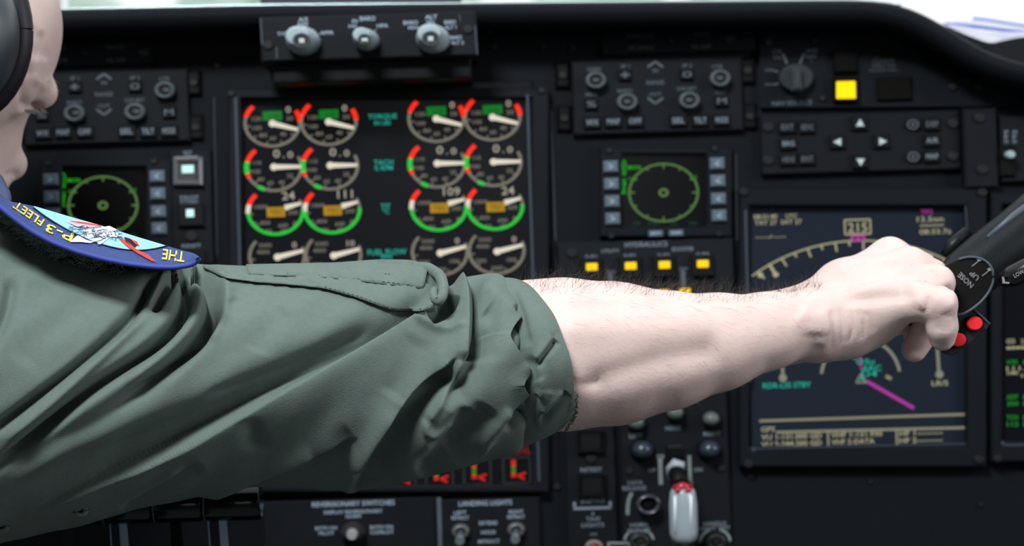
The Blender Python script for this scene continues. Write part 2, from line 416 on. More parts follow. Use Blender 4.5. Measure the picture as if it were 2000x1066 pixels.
def key(x, y, w, hh, h, root, txt=None, th=None, tm=PRINT, name='key', km=KEY, up=.003):
    b = MB(); b.box(x, y, w, hh, h, h + up, 3); k = part(name, b, km, root)
    if txt:
        t = MB(); t.text(txt, x, y, th or hh * .4, h + up + .0002, w * .72); part('lettering', t, tm, k)
    return k

# ------------------------------------------------------------------ three-knob unit under the glareshield
u = thing('reference_selector', 'black selector unit with three pale grey knobs hung under the glareshield', 'control unit', PT(720, 115, .045))
m = MB(); m.box(720, 71, 423, 88, .044, .060, 4); part('face_plate', m, UNIT, u)
m = MB(); m.box(726, 136, 388, 42, 0, .050, 3); m.box(720, 100, 420, 40, 0, .044, 3); part('housing', m, DARK, u)
m = MB(); m.line(509, 35, 512, 88, 3, .0605); m.line(928, 50, 932, 106, 3, .0605); m.line(540, 92, 541, 114, 3, .0605); m.line(897, 28, 899, 42, 2, .0605); part('pale_edge_line', m, EDGE, u)
screw(524, 88, 11, .060, u); screw(914, 57, 11, .060, u)
m = MB(); m.cyl(716, 155, [(8, .0), (8, .002)], 10); part('stud', m, SCREW, u)
def bigknob(x, y, rx, tip):
    b = MB(); b.cyl(x, y + 3, [(rx, .060), (rx, .066), (rx * .93, .071), (rx * .82, .074), (rx * .72, .085), (rx * .66, .087), (rx * .5, .087)], 36, bump=.035, dx=-6, dy=-3)
    k = part('knob', b, KNOB, u)
    b = MB(); b.cyl(x - 6, y, [(rx * .56, .0865), (rx * .54, .0885), (rx * .46, .0885), (rx * .42, .0878)], 22); part('knob_cap', b, KNOBDIM, k)
    b = MB(); b.cyl(x - 6, y, [(rx * .44, .0878), (rx * .40, .0884)], 22); part('knob_recess', b, KNOBCORE, k)
    b = MB(); b.box(x - 6, y + 1, rx * tip * .8, rx * .32, .0884, .0900, 2); part('index_mark', b, mat('pale_index_paint', (.42, .45, .47, 1), .5), k)
    b = MB(); b.line(x - 1, y - rx * .85, x - 1, y - rx * .45, 6, .0865); part('pointer_line', b, mat('pale_index_paint', (.42, .45, .47, 1), .5), k)
bigknob(595, 79, 32, .42); bigknob(718, 77, 24, .62); bigknob(847, 75, 32, .42)
lettering([('A/S', 592, 38, 8), ('REF', 592, 48, 8), ('T/O', 551, 66, 7), ('APPR', 638, 64, 7), ('BARO', 718, 36, 9, 30), ('IN', 693, 41, 7), ('HG', 689, 51, 7, 16), ('HPA', 747, 50, 7, 22),
           ('BARO', 802, 44, 8, 28), ('MINS', 808, 54, 6, 21), ('ALT', 842, 33, 8), ('SEL', 842, 44, 8), ('BARO', 879, 43, 8, 22), ('ALT 1', 880, 53, 7, 22), ('BARO', 891, 73, 7, 22), ('ALT 2', 893, 83, 7, 26)], .0602, u, PRINTBR)
b = MB(); b.line(700, 56, 704, 62, 2, .0602); b.line(735, 57, 731, 62, 2, .0602); part('pointer_mark', b, PRINT, u)

# ------------------------------------------------------------------ display control panels (left one partly behind the head)
def control_panel(cx, cy, k, label, full):
    X = lambda x: cx + (x - 1280) * k
    Y = lambda y: cy + (y - 161) * k
    u = thing('display_control_panel', label, 'control panel', PT(cx, Y(258), .004), 'radar display control panels')
    m = MB(); m.box(X(1284), Y(187), 334 * k, 146 * k, 0, .006, 4); part('face_plate', m, UNIT, u)
    for sx, sy in ((1099, 147), (1102, 231), (1460, 138), (1464, 227)):
        m = MB(); m.box(X(sx), Y(sy), 30 * k, 52 * k, 0, .004, 6); br = part('bracket', m, DARK, u); 
        screw(X(sx), Y(sy), 9, .004, br)
    H = .006
    for x, y in ((1163, 158), (1405, 154), (1224, 200), (1345, 197)): ringknob(X(x), Y(y), 20.5, H, u, KNOBDIM)
    for x, y, t in ((1155, 203, '%'), (1221, 146, '+'), (1342, 145, 'O'), (1410, 197, 'M')):
        key(X(x), Y(y), 26, 22, H, u, t, 12, PRINTDIM)
    for x, y, t in ((1157, 239, 'WX'), (1198, 237, 'MAP'), (1241, 236, 'OFF'), (1325, 235, 'SEL'), (1368, 235, 'TILT'), (1410, 234, 'MODE')):
        key(X(x), Y(y), 34, 24, H, u, t, 11, PRINT)
    b = MB()
    for s_, x, y in (('GAIN', 1160, 135), ('FREQ', 1155, 185), ('SP 1', 1221, 129), ('SP 2', 1342, 128), ('CTR', 1401, 130), ('BARO', 1221, 177), ('TGT', 1408, 181)):
        b.text(s_, X(x), Y(y), 7, H + .0003)
    b.text('RANGE', X(1280), Y(161), 8, H + .0003, 34); b.text('DSP BRT', X(1342), Y(173), 7, H + .0003, 38)
    for s_, y in ((1, 126), (-1, 196)):
        b.line(X(1265), Y(y + 5 * s_), X(1280), Y(y - 6 * s_), 4, H + .0003); b.line(X(1280), Y(y - 6 * s_), X(1295), Y(y + 5 * s_), 4, H + .0003); b.text('IN' if s_ > 0 else 'OUT', X(1280), Y(y + 12 * s_), 7, H + .0003)
    part('lettering', b, PRINTDIM, u)
control_panel(1280, 161, 1.0, 'black control panel with four ring knobs right of the engine display', True)
control_panel(203, 184, .975, 'black control panel with ring knobs partly hidden behind the face', False)

for (x, y, w, tx, lab) in ((1325, 80, 300, ((1251, 69, 'AUDIO CALL', 52), (1252, 93, 'PE ENGI', 48), (1371, 66, 'FAULTS', 32), (1370, 91, 'HL DIP', 38)), 'dim annunciator strip above the right control panel'),
                           (180, 105, 240, ((112, 93, 'CALL', 36), (112, 117, 'ENGI', 38), (225, 92, 'FAULTS', 34), (227, 117, 'HL DIP', 38)), 'dim annunciator strip above the left control panel beside the forehead')):
    u = thing('annunciator_strip', lab, 'indicator', PT(x, y + 25, 0))
    m = MB(); m.box(x, y, w, 48, 0, .004, 3); part('face_plate', m, PANEL, u)
    b = MB()
    for a, c, s_, ww in tx: b.text(s_, a, c, 8, .0042, ww)
    part('lettering', b, mat('very_dim_lettering', (.05, .056, .064, 1), .6, .2), u)
    b = MB(); b.cyl(x - 13, y - 1, [(4, .004), (4, .005)], 10); part('stud', b, SCREW, u)
    b = MB(); b.cyl(x + 101, y - 2, [(12, .004), (11, .0055), (9, .0055), (8, .0045)], 18); part('press_ring', b, SCREW, u)

# ------------------------------------------------------------------ round green radar displays
def radar(cx, cy, label, full=True):
    dx, dy = cx - 1296, cy - 376
    u = thing('radar_display', label, 'display', PT(cx, 470 + dy, .004), 'green radar displays')
    m = MB(); m.frame(1171 + dx, 287 + dy, 1431 + dx, 463 + dy, (44, 14, 52, 20), 0, .007); part('bezel', m, BEZEL, u)
    m = MB(); m.box(1297 + dx, 370 + dy, 168, 156, 0, .0025, 2); part('screen', m, GREENSCR, u)
    H = .007
    for x, ys, ch in ((1193, (325, 359, 393, 427), '>'), (1401, (319, 353, 388, 421), '<')):
        for i, y in enumerate(ys):
            b = MB(); xx = x + i * 1.3 + dx; b.box(xx, y + dy, 29, 23, H, H + .003, 3); k = part('soft_key', b, SOFTKEY, u)
            b = MB(); b.text(ch, xx, y + dy, 11, H + .0033, 9); part('lettering', b, PRINTBR, k)
    for x, y in ((1281, 456), (1321, 455)):
        b = MB(); b.box(x + dx, y + dy, 28, 12, H, H + .0025, 2); k = part('soft_key', b, SOFTKEY, u)
        b = MB(); b.text('BRT' if x < 1300 else 'DIM', x + dx, y + dy, 6, H + .0028, 18); part('lettering', b, PRINTBR, k)
    for x, y in ((1190, 294), (1396, 290), (1194, 460), (1404, 456)): screw(x + dx, y + dy, 7, H, u)
    S = .0028
    b = MB(); b.arc(cx, cy, 67, 4.5, 0, 360, S, .835, 72)
    for a in range(0, 360, 30):
        r0, r1 = (60, 67) if a % 90 else (56, 67)
        ca, sa = math.cos(math.radians(a)), math.sin(math.radians(a)) * .835
        b.line(cx + r0 * ca, cy - r0 * sa, cx + r1 * ca, cy - r1 * sa, 3, S)
    b.arc(cx, cy, 7.5, 5, 0, 360, S, .85, 20); part('range_ring', b, GOLIVE, u)
    b = MB()
    for i in range(11):
        if i == 5: continue
        b.text('AHDGSNW3T7E'[i], cx - 77, cy - 61 + i * 6.1, 5.2, S, 8)
    b.text('SRCH', cx - 58, cy - 49, 7, S, 26); part('readout', b, GLIME, u)
    b = MB(); b.text('N25', cx - 60, cy - 27, 8, S, 16); b.text('A3', cx + 58, cy - 30, 8, S, 14); part('readout', b, mat_dimgreen, u)
    b = MB()
    for x, w in ((1244, 16), (1278, 24), (1316, 14), (1354, 18)): b.text('STBY', x + dx, cy + 60, 7, S, w)
    part('readout', b, GTEAL, u)
mat_dimgreen = glow('radar_mid_green', 38, 120, 36)
radar(1296, 376, 'small square display with a green ring above the hydraulics panel')
radar(201, 401, 'small square display with a green ring left of the engine display, cut by the shoulder')

# ------------------------------------------------------------------ left switch column
u = thing('switch_column', 'narrow black column of two lit push switches left of the engine display', 'switch panel', PT(374, 520, 0))
m = MB(); m.box(374, 405, 82, 225, 0, .005, 3); part('face_plate', m, UNIT, u)
m = MB(); m.frame(337, 306, 396, 362, 10, .005, .010); gd = part('switch_guard', m, mat('grey_guard_plastic', (.075, .075, .085, 1), .45, .4), u, label='raised grey guard')
m = MB(); m.line(391, 312, 393, 360, 5, .0102); m.line(342, 308, 386, 306, 4, .0102); part('pale_edge_line', m, mat('pale_guard_edge', (.17, .17, .2, 1), .4, .4), gd)  # paler lines along the right and top of the guard
m = MB(); m.box(366, 335, 40, 38, .005, .008, 2); k = part('push_switch', m, mat('brown_grey_key', (.04, .036, .038, 1), .5), u)
m = MB(); m.box(366.5, 330, 23, 15, .008, .0085, 3); part('lamp', m, LAMPW, k, label='glowing cyan white lamp')
m = MB(); m.box(372, 420, 52, 46, .005, .009, 4); k = part('push_switch', m, KEY, u)
m = MB(); m.box(371, 416, 15, 15, .009, .0095, 3); part('lamp', m, LAMPW, k, label='small glowing cyan lamp')
m = MB(); m.box(376, 503, 50, 30, .005, .009, 4); part('push_switch', m, KEY, u)
screw(374, 461, 13, .005, u)
lettering([('TEST', 366, 299, 8, 18), ('PROP', 370, 385, 6, 36), ('SYNC', 370, 392, 6, 36), ('MASTER', 370, 399, 6, 36), ('RESET', 374, 480, 7, 38)], .0053, u, PRINT)
# ------------------------------------------------------------------ engine display (sixteen dials)
u = thing('engine_display', 'large dark engine display with four rows of round dials behind the arm', 'display', PT(755, 965, .004))
m = MB(); m.frame(446, 172, 1072, 962, (26, 20, 34, 14), 0, .010, .002); part('bezel', m, BEZEL, u)
m = MB(); m.box(757, 560, 590, 790, 0, .0022, 2); part('screen', m, SCREEN, u)
m = MB(); m.line(460, 190, 479, 950, 5, .0103); m.line(1030, 184, 1053, 940, 5, .0103); part('pale_edge_line', m, EDGE, u)
for x, y in ((452, 182), (1058, 176), (1088, 950)): screw(x, y, 8, .010 if x < 1070 else 0.0, u)
S = .0026
def tick(b, x, y, r, ky, a, L, w=2.5):
    ca, sa = math.cos(math.radians(a)), math.sin(math.radians(a)) * ky
    b.line(x + (r - L) * ca, y - (r - L) * sa, x + r * ca, y - r * sa, w, S)
def needle(b, x, y, a, L, start=0.0, w0=13, w1=6):
    ca, sa = math.cos(math.radians(a)), math.sin(math.radians(a)) * .9
    b.line(x + start * ca, y - start * sa, x + L * ca, y - L * sa, w0 * (1 if start else .8), S + .0003, w1)
    if not start: b.arc(x, y, 3.6, 7.2, 0, 360, S + .0003, .95, 14)
def dial(x, y, row, num):
    r, ky = 53.5, .845
    b = MB()
    if row == 0:
        b.arc(x, y, r, 6, 162, 364, S, ky)
        for s_, ox, oy, w in (('120', -31, -8, 18), ('100', -30, 10, 18), ('80', -18, 24, 15), ('60', 1, 30, 12), ('40', 21, 22, 12), ('20', 34, -9, 14)): b.text(s_, x + ox, y + oy, 8, S, w)
    elif row == 1:
        b.arc(x, y, r, 6, 203, 386, S, ky)
        for s_, ox, oy in (('110', -33, -9), ('100', -34, 8), ('80', -25, 23), ('60', -7, 30), ('40', 15, 29), ('20', 31, 16)): b.text(s_, x + ox, y + oy, 8, S, 16 if len(s_) > 2 else 12)
    elif row == 2:
        b.arc(x, y, r, 5, 1, 27, S, ky)
        for s_, ox, oy, w in (('1000', -28, -8, 26), ('200', 34, 3, 20), ('800', -20, 23, 19), ('600', 15, 28, 19)): b.text(s_, x + ox, y + oy, 8, S, w)
        for a in (215, 250, 285, 320): tick(b, x, y, r - 2, ky, a, 7)
    else:
        b.arc(x, y, r, 6, 138, 381, S, ky)
        for s_, ox, oy, w in (('5000', -23, -21, 25), ('4000', -27, -8, 25), ('3000', -31, 20, 22), ('1000', 29, 18, 19), ('2000', 1, 34, 23)): b.text(s_, x + ox, y + oy, 8, S, w)
    for a in range(190, 360, 34): tick(b, x, y, r - 2, ky, a, 8)
    dl = part('dial', b, GCREAM, u)
    b = MB()
    if row == 0: needle(b, x, y + 1, -15, 51)
    elif row == 1: needle(b, x, y - 1, 1, 53)
    elif row == 2: needle(b, x + 2, y - 2, 17, 50, 17, 11, 5)
    else: needle(b, x + 1, y + 2, 16, 52)
    part('needle', b, GNEEDLE, dl)
    if row < 3:
        b = MB()
        if row == 0: b.arc(x, y, r, 9, 133, 163, S + .0001, ky); b.arc(x, y, r, 9, 2, 30, S + .0001, ky)
        elif row == 1: b.arc(x, y, r, 9, 131, 164, S + .0001, ky); b.arc(x, y, r, 8, 193, 204, S + .0001, ky)
        else: b.arc(x, y, r, 9, 134, 163, S + .0001, ky)
        part('red_arc', b, GRED, dl)
    if row in (1, 2):
        b = MB()
        if row == 1: b.arc(x, y, r, 10, 164, 194, S + .0001, ky); b.arc(x, y, r, 9, 234, 249, S + .0001, ky)
        else: b.arc(x, y, r, 7, 183, 362, S + .0001, ky)
        part('green_arc', b, GGREEN, dl)
    if row == 2:
        b = MB(); b.arc(x, y, r, 9, 162, 184, S + .0001, ky); part('white_arc', b, GNEEDLE, dl)
    b = MB()
    if row == 0: b.text('0', x + 31, y - 26, 13, S, 10)
    elif row == 1: b.text('0', x + 5, y - 27, 16, S, 13); b.text('0', x + 32, y - 25, 13, S, 11); b.rect(x + 19, y - 20, 2.5, 2.5, S)
    elif row == 2: b.text(num, x + 25, y - 30, 16, S)
    else: b.text(num, x + 34, y - 22, 12, S)
    part('readout', b, GNUM, dl)
    if row == 0:
        b = MB(); b.rect(x, y - 14, 38, 18, S + .0002); p_ = part('flag_box', b, GBOX, dl)
    elif row == 2:
        b = MB(); b.rect(x + 1, y + 2, 36, 19, S + .0002); part('flag_box', b, GAMB, dl)
    if row in (0, 2):
        b = MB(); b.text('LO' if row == 0 else 'TEC', x + (4 if row == 0 else 2), y - (13 if row == 0 else -2), 10, S + .0003, 18 if row == 0 else 26); part('flag_text', b, GBLK if row == 0 else GBRN, dl)
GNUM = glow('display_numeral', 165, 160, 145); GBRN = glow('display_brown', 92, 70, 10)
ROWS = [((532, 240), (642, 237), (852, 231), (962, 228)), ((535, 327), (645, 324), (854, 320), (964, 317)),
        ((538, 412), (649, 409), (857, 404), (967, 402)), ((541, 500), (651, 497), (859, 492), (970, 489))]
NUM = [['0'] * 4, ['0'] * 4, ['24', '111', '109', '24'], ['0', '10', '0', '0']]
for r_, row in enumerate(ROWS):
    for c_, (x, y) in enumerate(row): dial(x, y, r_, NUM[r_][c_])
b = MB()
for s_, x, y, hh, w in (('TORQUE', 747, 228, 11, 56), ('IN LBS', 747, 240, 8, 32), ('TACH', 749, 317, 10, 38), ('% RPM', 749, 328, 9, 36), ('TIT', 753, 403, 10, 19), ('°C', 754, 413, 9, 14), ('FUEL FLOW', 756, 492, 11, 76), ('PPH', 755, 502, 9, 20)):
    b.text(s_, x, y, hh, S, w)
part('row_title', b, GCYAN, u)
for x, y, full in ((858, 924, 0), (932, 921, 1), (1009, 918, 1), (785, 927, 0)):
    b = MB(); b.outline(x, y, 52, 50, 3.5, S); q = part('indicator_box', b, mat('display_dim_grey', (.02, .02, .02, 1), .5), u)
    b = MB(); b.rect(x - 6, y - 14, 9, 12, S); b.rect(x - 6, y + 10, 9, 8, S); b.line(x + 2, y + 11, x + 18, y + 5, 4, S); b.line(x + 2, y + 11, x + 16, y + 17, 4, S); part('red_mark', b, glow('display_dark_red', 205, 36, 22), q)
    b = MB(); b.rect(x - 6, y - 1, 9, 15, S); part('green_mark', b, glow('display_olive', 70, 110, 24), q)
b = MB(); b.text('OIL', 1020, 880, 14, S, 40); b.text('OIL', 940, 883, 14, S, 40); part('row_title', b, glow('display_deep_red', 120, 34, 26), u)

# ------------------------------------------------------------------ hydraulics panel
u = thing('hydraulics_panel', 'black hydraulics panel with a row of four amber lit push buttons above the forearm', 'switch panel', PT(1262, 640, 0))
m = MB(); m.box(1263, 555, 345, 172, 0, .006, 3); part('face_plate', m, mat('hydraulics_face', (0.0064, 0.0078, 0.0112, 1), .6, .14), u)
screw(1117, 494, 12, .006, u)
for i, (x, y) in enumerate(((1155, 522), (1231, 520), (1297, 518), (1372, 516))):
    m = MB(); m.box(x, y + 3, 46, 44, .006, .010, 4); k = part('push_button', m, KEY, u)
    m = MB(); m.box(x + 1, y - 1, 22, 14, .010, .0106, 3); part('lamp', m, LAMPA, k, label='lit amber lamp')
    m = MB(); m.box(x, y + 60, 46, 44, .006, .010, 4); k = part('push_button', m, KEY, u)
    m = MB(); m.box(x - 34 * (i == 3) , y + 54, 22, 14, .010, .0106, 3); part('lamp', m, LAMPA, k)
lettering([('HYDRAULICS', 1262, 477, 10, 83), ('UTILITY', 1192, 490, 7, 35), ('BOOSTER', 1334, 486, 8, 42), ('SUP1', 1154, 501, 6.5, 23), ('SUP2', 1230, 499, 6.5, 24), ('SUP3', 1296, 498, 6.5, 24), ('SUP4', 1372, 496, 6.5, 25)], .0063, u, PRINT)
b = MB()
for x, y in ((1193, 530), (1335, 524)): b.rect(x, y, 17, 4, .0063); b.rect(x, y + 40, 9, 80, .0063)
part('flow_line', b, mat('blue_grey_print_lines', (.075, .09, .11, 1), .6), u)

# ------------------------------------------------------------------ navigation source panel
u = thing('navigation_source_panel', 'black panel with a large dim selector disc and a glowing yellow square', 'control panel', PT(1620, 205, 0))
m = MB(); m.poly([(1484, 44), (1700, 52), (1760, 78), (1810, 122), (1880, 150), (1990, 160), (1990, 207), (1484, 210)], D, D - .005); part('face_plate', m, PANEL, u)
b = MB(); b.cyl(1553, 153, [(34, .005), (34, .010), (30, .012)], 36, .8, bump=.02); k = part('selector_knob', b, mat('dim_disc', (.022, .026, .031, 1), .5, .2), u)
b = MB(); b.box(1557, 155, 21, 44, .012, .019, 6); part('knob_bar', b, mat('dim_disc_bar', (.032, .038, .044, 1), .5, .2), k)
lettering([('VOR', 1517, 101, 8, 20), ('TAC', 1519, 112, 8, 20), ('INS', 1586, 99, 8, 20), ('GPS', 1584, 110, 8, 20), ('1', 1585, 119, 5), ('VOR', 1502, 137, 5, 16), ('FMS', 1502, 165, 5, 16), ('NAV SOURCE', 1547, 201, 9, 78)], .0053, u, PRINTDIM)
b = MB(); b.line(1529, 104, 1537, 124, 4, .0053); b.line(1571, 104, 1562, 124, 4, .0053); b.line(1511, 138, 1520, 140, 3, .0053); b.line(1511, 165, 1520, 163, 3, .0053); part('pointer_mark', b, PRINTDIM, u)
m = MB(); m.box(1652, 120, 48, 44, .005, .009, 3); part('annunciator', m, mat('unlit_lamp', (.0030, .0026, .0028, 1), .6, .06), u)
m = MB(); m.frame(1628, 150, 1678, 198, 6, .005, .010); part('lamp_frame', m, DARK, u)
m = MB(); m.box(1653, 175.5, 37, 34, .005, .0095, 2); part('lamp', m, LAMPY, u, label='glowing yellow square lamp')
m = MB(); m.box(1748, 173, 68, 45, .005, .008, 3); part('annunciator', m, mat('unlit_brown_lamp', (.0034, .0029, .0026, 1), .6, .06), u)
lettering([('FLIGHT', 1726, 119, 6, 42), ('DIRECTOR', 1726, 128, 7, 46), ('MODE FAIL', 1726, 137, 6, 56), ('A', 1712, 113, 4)], .0053, u, mat('very_dim_lettering', (.05, .056, .064, 1), .6, .2))
for x, y, r in ((1591, 80, 5), (1500, 82, 8), (1606, 192, 7), (1860, 170, 9), (1912, 170, 9)): screw(x, y, r, .005, u)

# ------------------------------------------------------------------ cursor key panel
u = thing('cursor_key_panel', 'black keypad with four white arrow keys under the yellow lamp', 'keypad', PT(1680, 345, 0))
m = MB(); m.box(1681, 278, 390, 116, 0, .006, 3); part('face_plate', m, UNIT, u)
H = .006
for x, y, t in ((1538, 248, 'EXT'), (1577, 248, 'EDC'), (1540, 280, 'BRG'), (1540, 311, 'HDG'), (1577, 310, 'ENT'), (1821, 242, 'DEP'), (1821, 274, 'A/R'), (1821, 305, 'MAP')):
    key(x, y, 33, 25, H, u, t, 10, PRINT if t in ('BRG', 'MAP', 'A/R') else PRINTDIM)
for x, y, a in ((1680, 241, 90), (1637, 277, 180), (1723, 276, 0), (1681, 315, 270)):
    k = key(x, y, 32, 27, H, u)
    b = MB(); P = []
    for q in (0, 125, 235):
        aa = math.radians(a + q); p = PT(x + 10 * math.cos(aa), y - 9 * math.sin(aa), H + .0033); P.append(p)
    b.add(P, [[0, 1, 2]]); part('arrow', b, mat('white_arrow_print', (.42, .5, .52, 1), .5), k)
for x, y in ((1783, 243), (1784, 306)):
    b = MB(); b.cyl(x, y, [(13, H), (13, H + .003)], 20); k = part('round_key', b, KEY, u)
    b = MB(); b.arc(x, y, 10, 2.5, 0, 360, H + .0032, .85, 24); b.arc(x, y, 2, 3, 0, 360, H + .0032, .85, 10); part('ring_print', b, PRINTDIM, k)
for x, y in ((1500, 248), (1500, 313), (1861, 241), (1861, 305)): screw(x, y, 12, H, u)

# ------------------------------------------------------------------ right side plate and clock switch
u = thing('cover_plate', 'plain black cover plate with two screws right of the arrow keypad', 'plate', PT(1916, 367, 0))
m = MB(); m.box(1916, 289, 66, 156, 0, .012, 4); part('plate', m, UNIT, u); screw(1913, 230, 12, .012, u); screw(1919, 331, 12, .012, u)
u = thing('dimmer_switch', 'small dimmer switch with vertical lettering at the right edge of the panel', 'switch', PT(1985, 345, 0))
m = MB(); m.box(1995, 290, 84, 130, 0, .006, 3); part('face_plate', m, UNIT, u)
m = MB(); m.box(1967, 315, 34, 60, .006, .009, 4); part('slot', m, DARK, u)
b = MB(); b.cyl(1969, 303, [(10, .009), (10, .015), (7, .018)], 18); part('knob', b, KNOB, u)
b = MB()
for i, ch in enumerate('PFD'): b.text(ch, 1966, 258 + i * 9, 7, .0063, 8)
for i, ch in enumerate('MFD'): b.text(ch, 1982, 258 + i * 9, 7, .0063, 8)
part('lettering', b, PRINT, u)

# ------------------------------------------------------------------ navigation display
u = thing('navigation_display', 'square navigation display with a compass arc and magenta track line behind the hand', 'display', PT(1685, 912, .004))
m = MB(); m.frame(1444, 368, 1928, 912, (20, 34, 40, 40), 0, .010, .003); part('bezel', m, BEZEL, u)
m = MB(); m.box(1675, 637, 430, 480, 0, .003, 1); part('screen', m, NAVSCREEN, u)
m = MB(); m.line(1456, 410, 1464, 745, 5, .0102); m.line(1886, 402, 1891, 480, 3, .0102); m.rect(1472, 877, 8, 8, .0102); m.line(1472, 876, 1886, 866, 2.5, .0102); part('pale_edge_line', m, EDGE, u)
for x, y in ((1462, 905), (1912, 897), (1452, 374), (1918, 376)): screw(x, y, 10, .010, u)
S = .0034
b = MB()
cx, cy, rx, ky = 1681, 738, 320, .838
b.arc(cx, cy, rx, 3.6, 50, 130, S, ky, 60)
for i, a in enumerate(range(54, 131, 5)):
    L = 22 if i % 2 else 12
    ca, sa = math.cos(math.radians(a)), math.sin(math.radians(a)) * ky
    b.line(cx + (rx - L) * ca, cy - (rx - L) * sa, cx + rx * ca, cy - rx * sa, 3.6, S)
b.arc(1485, 537, 3, 6, 0, 360, S, .9, 12); b.arc(1515, 536, 3, 6, 0, 360, S, .9, 12); b.line(1502, 515, 1515, 536, 6, S)
part('compass_arc', b, GNAV, u)
b = MB(); b.arc(1681, 738, 77, 6, 8, 172, S, 1.0, 40); b.line(1526, 640, 1529, 735, 6, S); b.arc(1529, 738, 4, 8, 0, 360, S, 1, 10)
b.line(1828, 640, 1834, 728, 6, S); b.arc(1835, 731, 4, 8, 0, 360, S, 1, 10); b.line(1730, 734, 1741, 740, 7, S); b.arc(1669, 697, 2.5, 5, 0, 360, S, 1, 8)
b.line(1672, 747, 1681, 730, 3, S); b.line(1681, 730, 1692, 747, 3, S); b.line(1672, 747, 1692, 747, 3, S)
part('range_arc', b, glow('display_arc_grey', 128, 130, 116), u)
b = MB(); b.outline(1675, 443, 50, 28, 3, S); b.text('215', 1675, 444, 19, S, 38); part('heading_box', b, GNAV, u)
b = MB(); b.line(1663, 461, 1688, 461, 4, S); b.line(1663, 470, 1688, 470, 4, S); b.rect(1664, 465, 6, 11, S); b.rect(1676, 466, 6, 12, S); b.rect(1687, 465, 6, 11, S)
b.text('TP2', 1810, 414, 9, S, 24); b.line(1681, 690, 1681, 722, 3, S); b.line(1692, 744, 1785, 797, 7, S); part('track_line', b, GMAG, u)
b = MB()
for s_, x, y, hh, w in (('08:31:40', 1495, 423, 9, 46), ('UTC', 1546, 422, 9, 22), ('TAT 27  SAT 27', 1520, 434, 9, 92), ('----/----', 1505, 462, 7, 60), ('12.5', 1806, 428, 10, 30), ('nm', 1833, 429, 7, 20), ('------', 1820, 440, 2.5, 46), ('08:33.7z', 1827, 452, 10, 62),
                        ('LR/S', 1836, 748, 10, 32), ('GPS', 1500, 838, 10, 27), ('VU 1-131.000 GD', 1546, 852, 10, 118), ('VU 2-244.200 GD', 1546, 866, 10, 118), ('VHF 1-131.930', 1673, 848, 10, 100), ('VHF 2-DATA', 1666, 862, 10, 84), ('HF 1---------', 1799, 845, 10, 84), ('HF 2---------', 1799, 859, 10, 84)):
    b.text(s_, x, y, hh, S, w)
part('readout', b, GNAV, u)
b = MB(); b.line(1483, 822, 1884, 809, 5, S); b.line(1516, 844, 1884, 835, 5, S); b.line(1617, 842, 1618, 872, 4, S); b.line(1751, 839, 1752, 868, 4, S); part('rule_line', b, glow('display_rule', 135, 130, 112), u)
b = MB(); b.text('RDR-LSS STBY', 1537, 752, 11, S, 94)
for s_, x, y, w in (('O5u', 1690, 706, 36), ('ARC', 1702, 719, 38), ('D4', 1698, 730, 30), ('A', 1683, 739, 10)): b.text(s_, x, y, 11, S, w)
part('radar_status', b, GCYAN, u)

# ------------------------------------------------------------------ flight display at the right edge
u = thing('flight_display', 'second large display cut off by the right edge behind the control wheel', 'display', PT(2010, 905, .004))
m = MB(); m.frame(1936, 376, 2370, 902, (22, 24, 30, 40), 0, .010, .003); part('bezel', m, BEZEL, u)
m = MB(); m.box(2152, 630, 410, 480, 0, .003, 1); part('screen', m, SCREEN, u)
m = MB(); m.line(1956, 862, 1962, 869, 6, .0102); m.line(1962, 869, 2300, 864, 4, .0102); part('pale_edge_line', m, EDGE, u)
screw(1948, 895, 9, .010, u)
b = MB()
for s_, x, y, hh, w in (('GS', 1974, 666, 9, 17), ('210', 2005, 666, 9, 22), ('----', 1984, 679, 5, 36), ('111.1', 1988, 719, 8, 44), ('DME', 1978, 728, 7, 22), ('12.5', 2010, 733, 7, 30)): b.text(s_, x, y, hh, S, w)
part('readout', b, GNAV, u)
b = MB()
for s_, x, y in (('VOR', 1977, 707), ('ADF', 1977, 775), ('350', 1978, 788), ('TCN', 1977, 815), ('112', 1978, 828)): b.text(s_, x, y, 9, S, 22); b.text('12', 2008, y, 9, S, 18)
part('readout', b, glow('display_mid_green', 30, 140, 34), u)
b = MB(); b.rect(1982, 418, 5, 5, S); part('marker', b, GMAG, u)

# ------------------------------------------------------------------ narrow warning switch column under the arm
u = thing('warning_switch_column', 'narrow black column with two square push switches and a red lamp under the forearm', 'switch panel', PT(1158, 1090, 0))
m = MB(); m.box(1155, 950, 98, 290, 0, .005, 3); part('face_plate', m, UNIT, u)
for x, y in ((1154, 862), (1157, 948)):
    m = MB(); m.frame(x - 27, y - 22, x + 27, y + 22, 5, .005, .010); part('switch_frame', m, DARK, u)
    m = MB(); m.box(x, y, 44, 36, .005, .009, 3); part('push_switch', m, KEY, u)
screw(1154, 895, 11, .005, u)
lettering([('RETEST', 1155, 917, 8, 42), ('EGPWS', 1158, 977, 9, 45), ('TAXI', 1158, 1013, 8, 27), ('LIGHTS', 1158, 1025, 8, 44), ('ON', 1159, 1043, 5, 13)], .0053, u, PRINT)
b = MB(); b.rect(1157, 992, 74, 5, .0053); b.rect(1122, 986, 5, 12, .0053); b.rect(1192, 985, 5, 12, .0053); b.rect(1158, 1003, 5, 4, .0053); part('bracket_line', b, PRINT, u)
b = MB(); b.cyl(1160, 1068, [(18, .005), (18, .009), (14, .011)], 24); k = part('lamp_ring', b, mat('pale_lamp_ring', (.20, .17, .16, 1), .4, .4), u)
b = MB(); b.cyl(1160, 1068, [(12, .010), (11, .013), (5, .0145)], 20); part('lamp_lens', b, mat('dull_red_lens', (.10, .018, .014, 1), .3, .4), k)

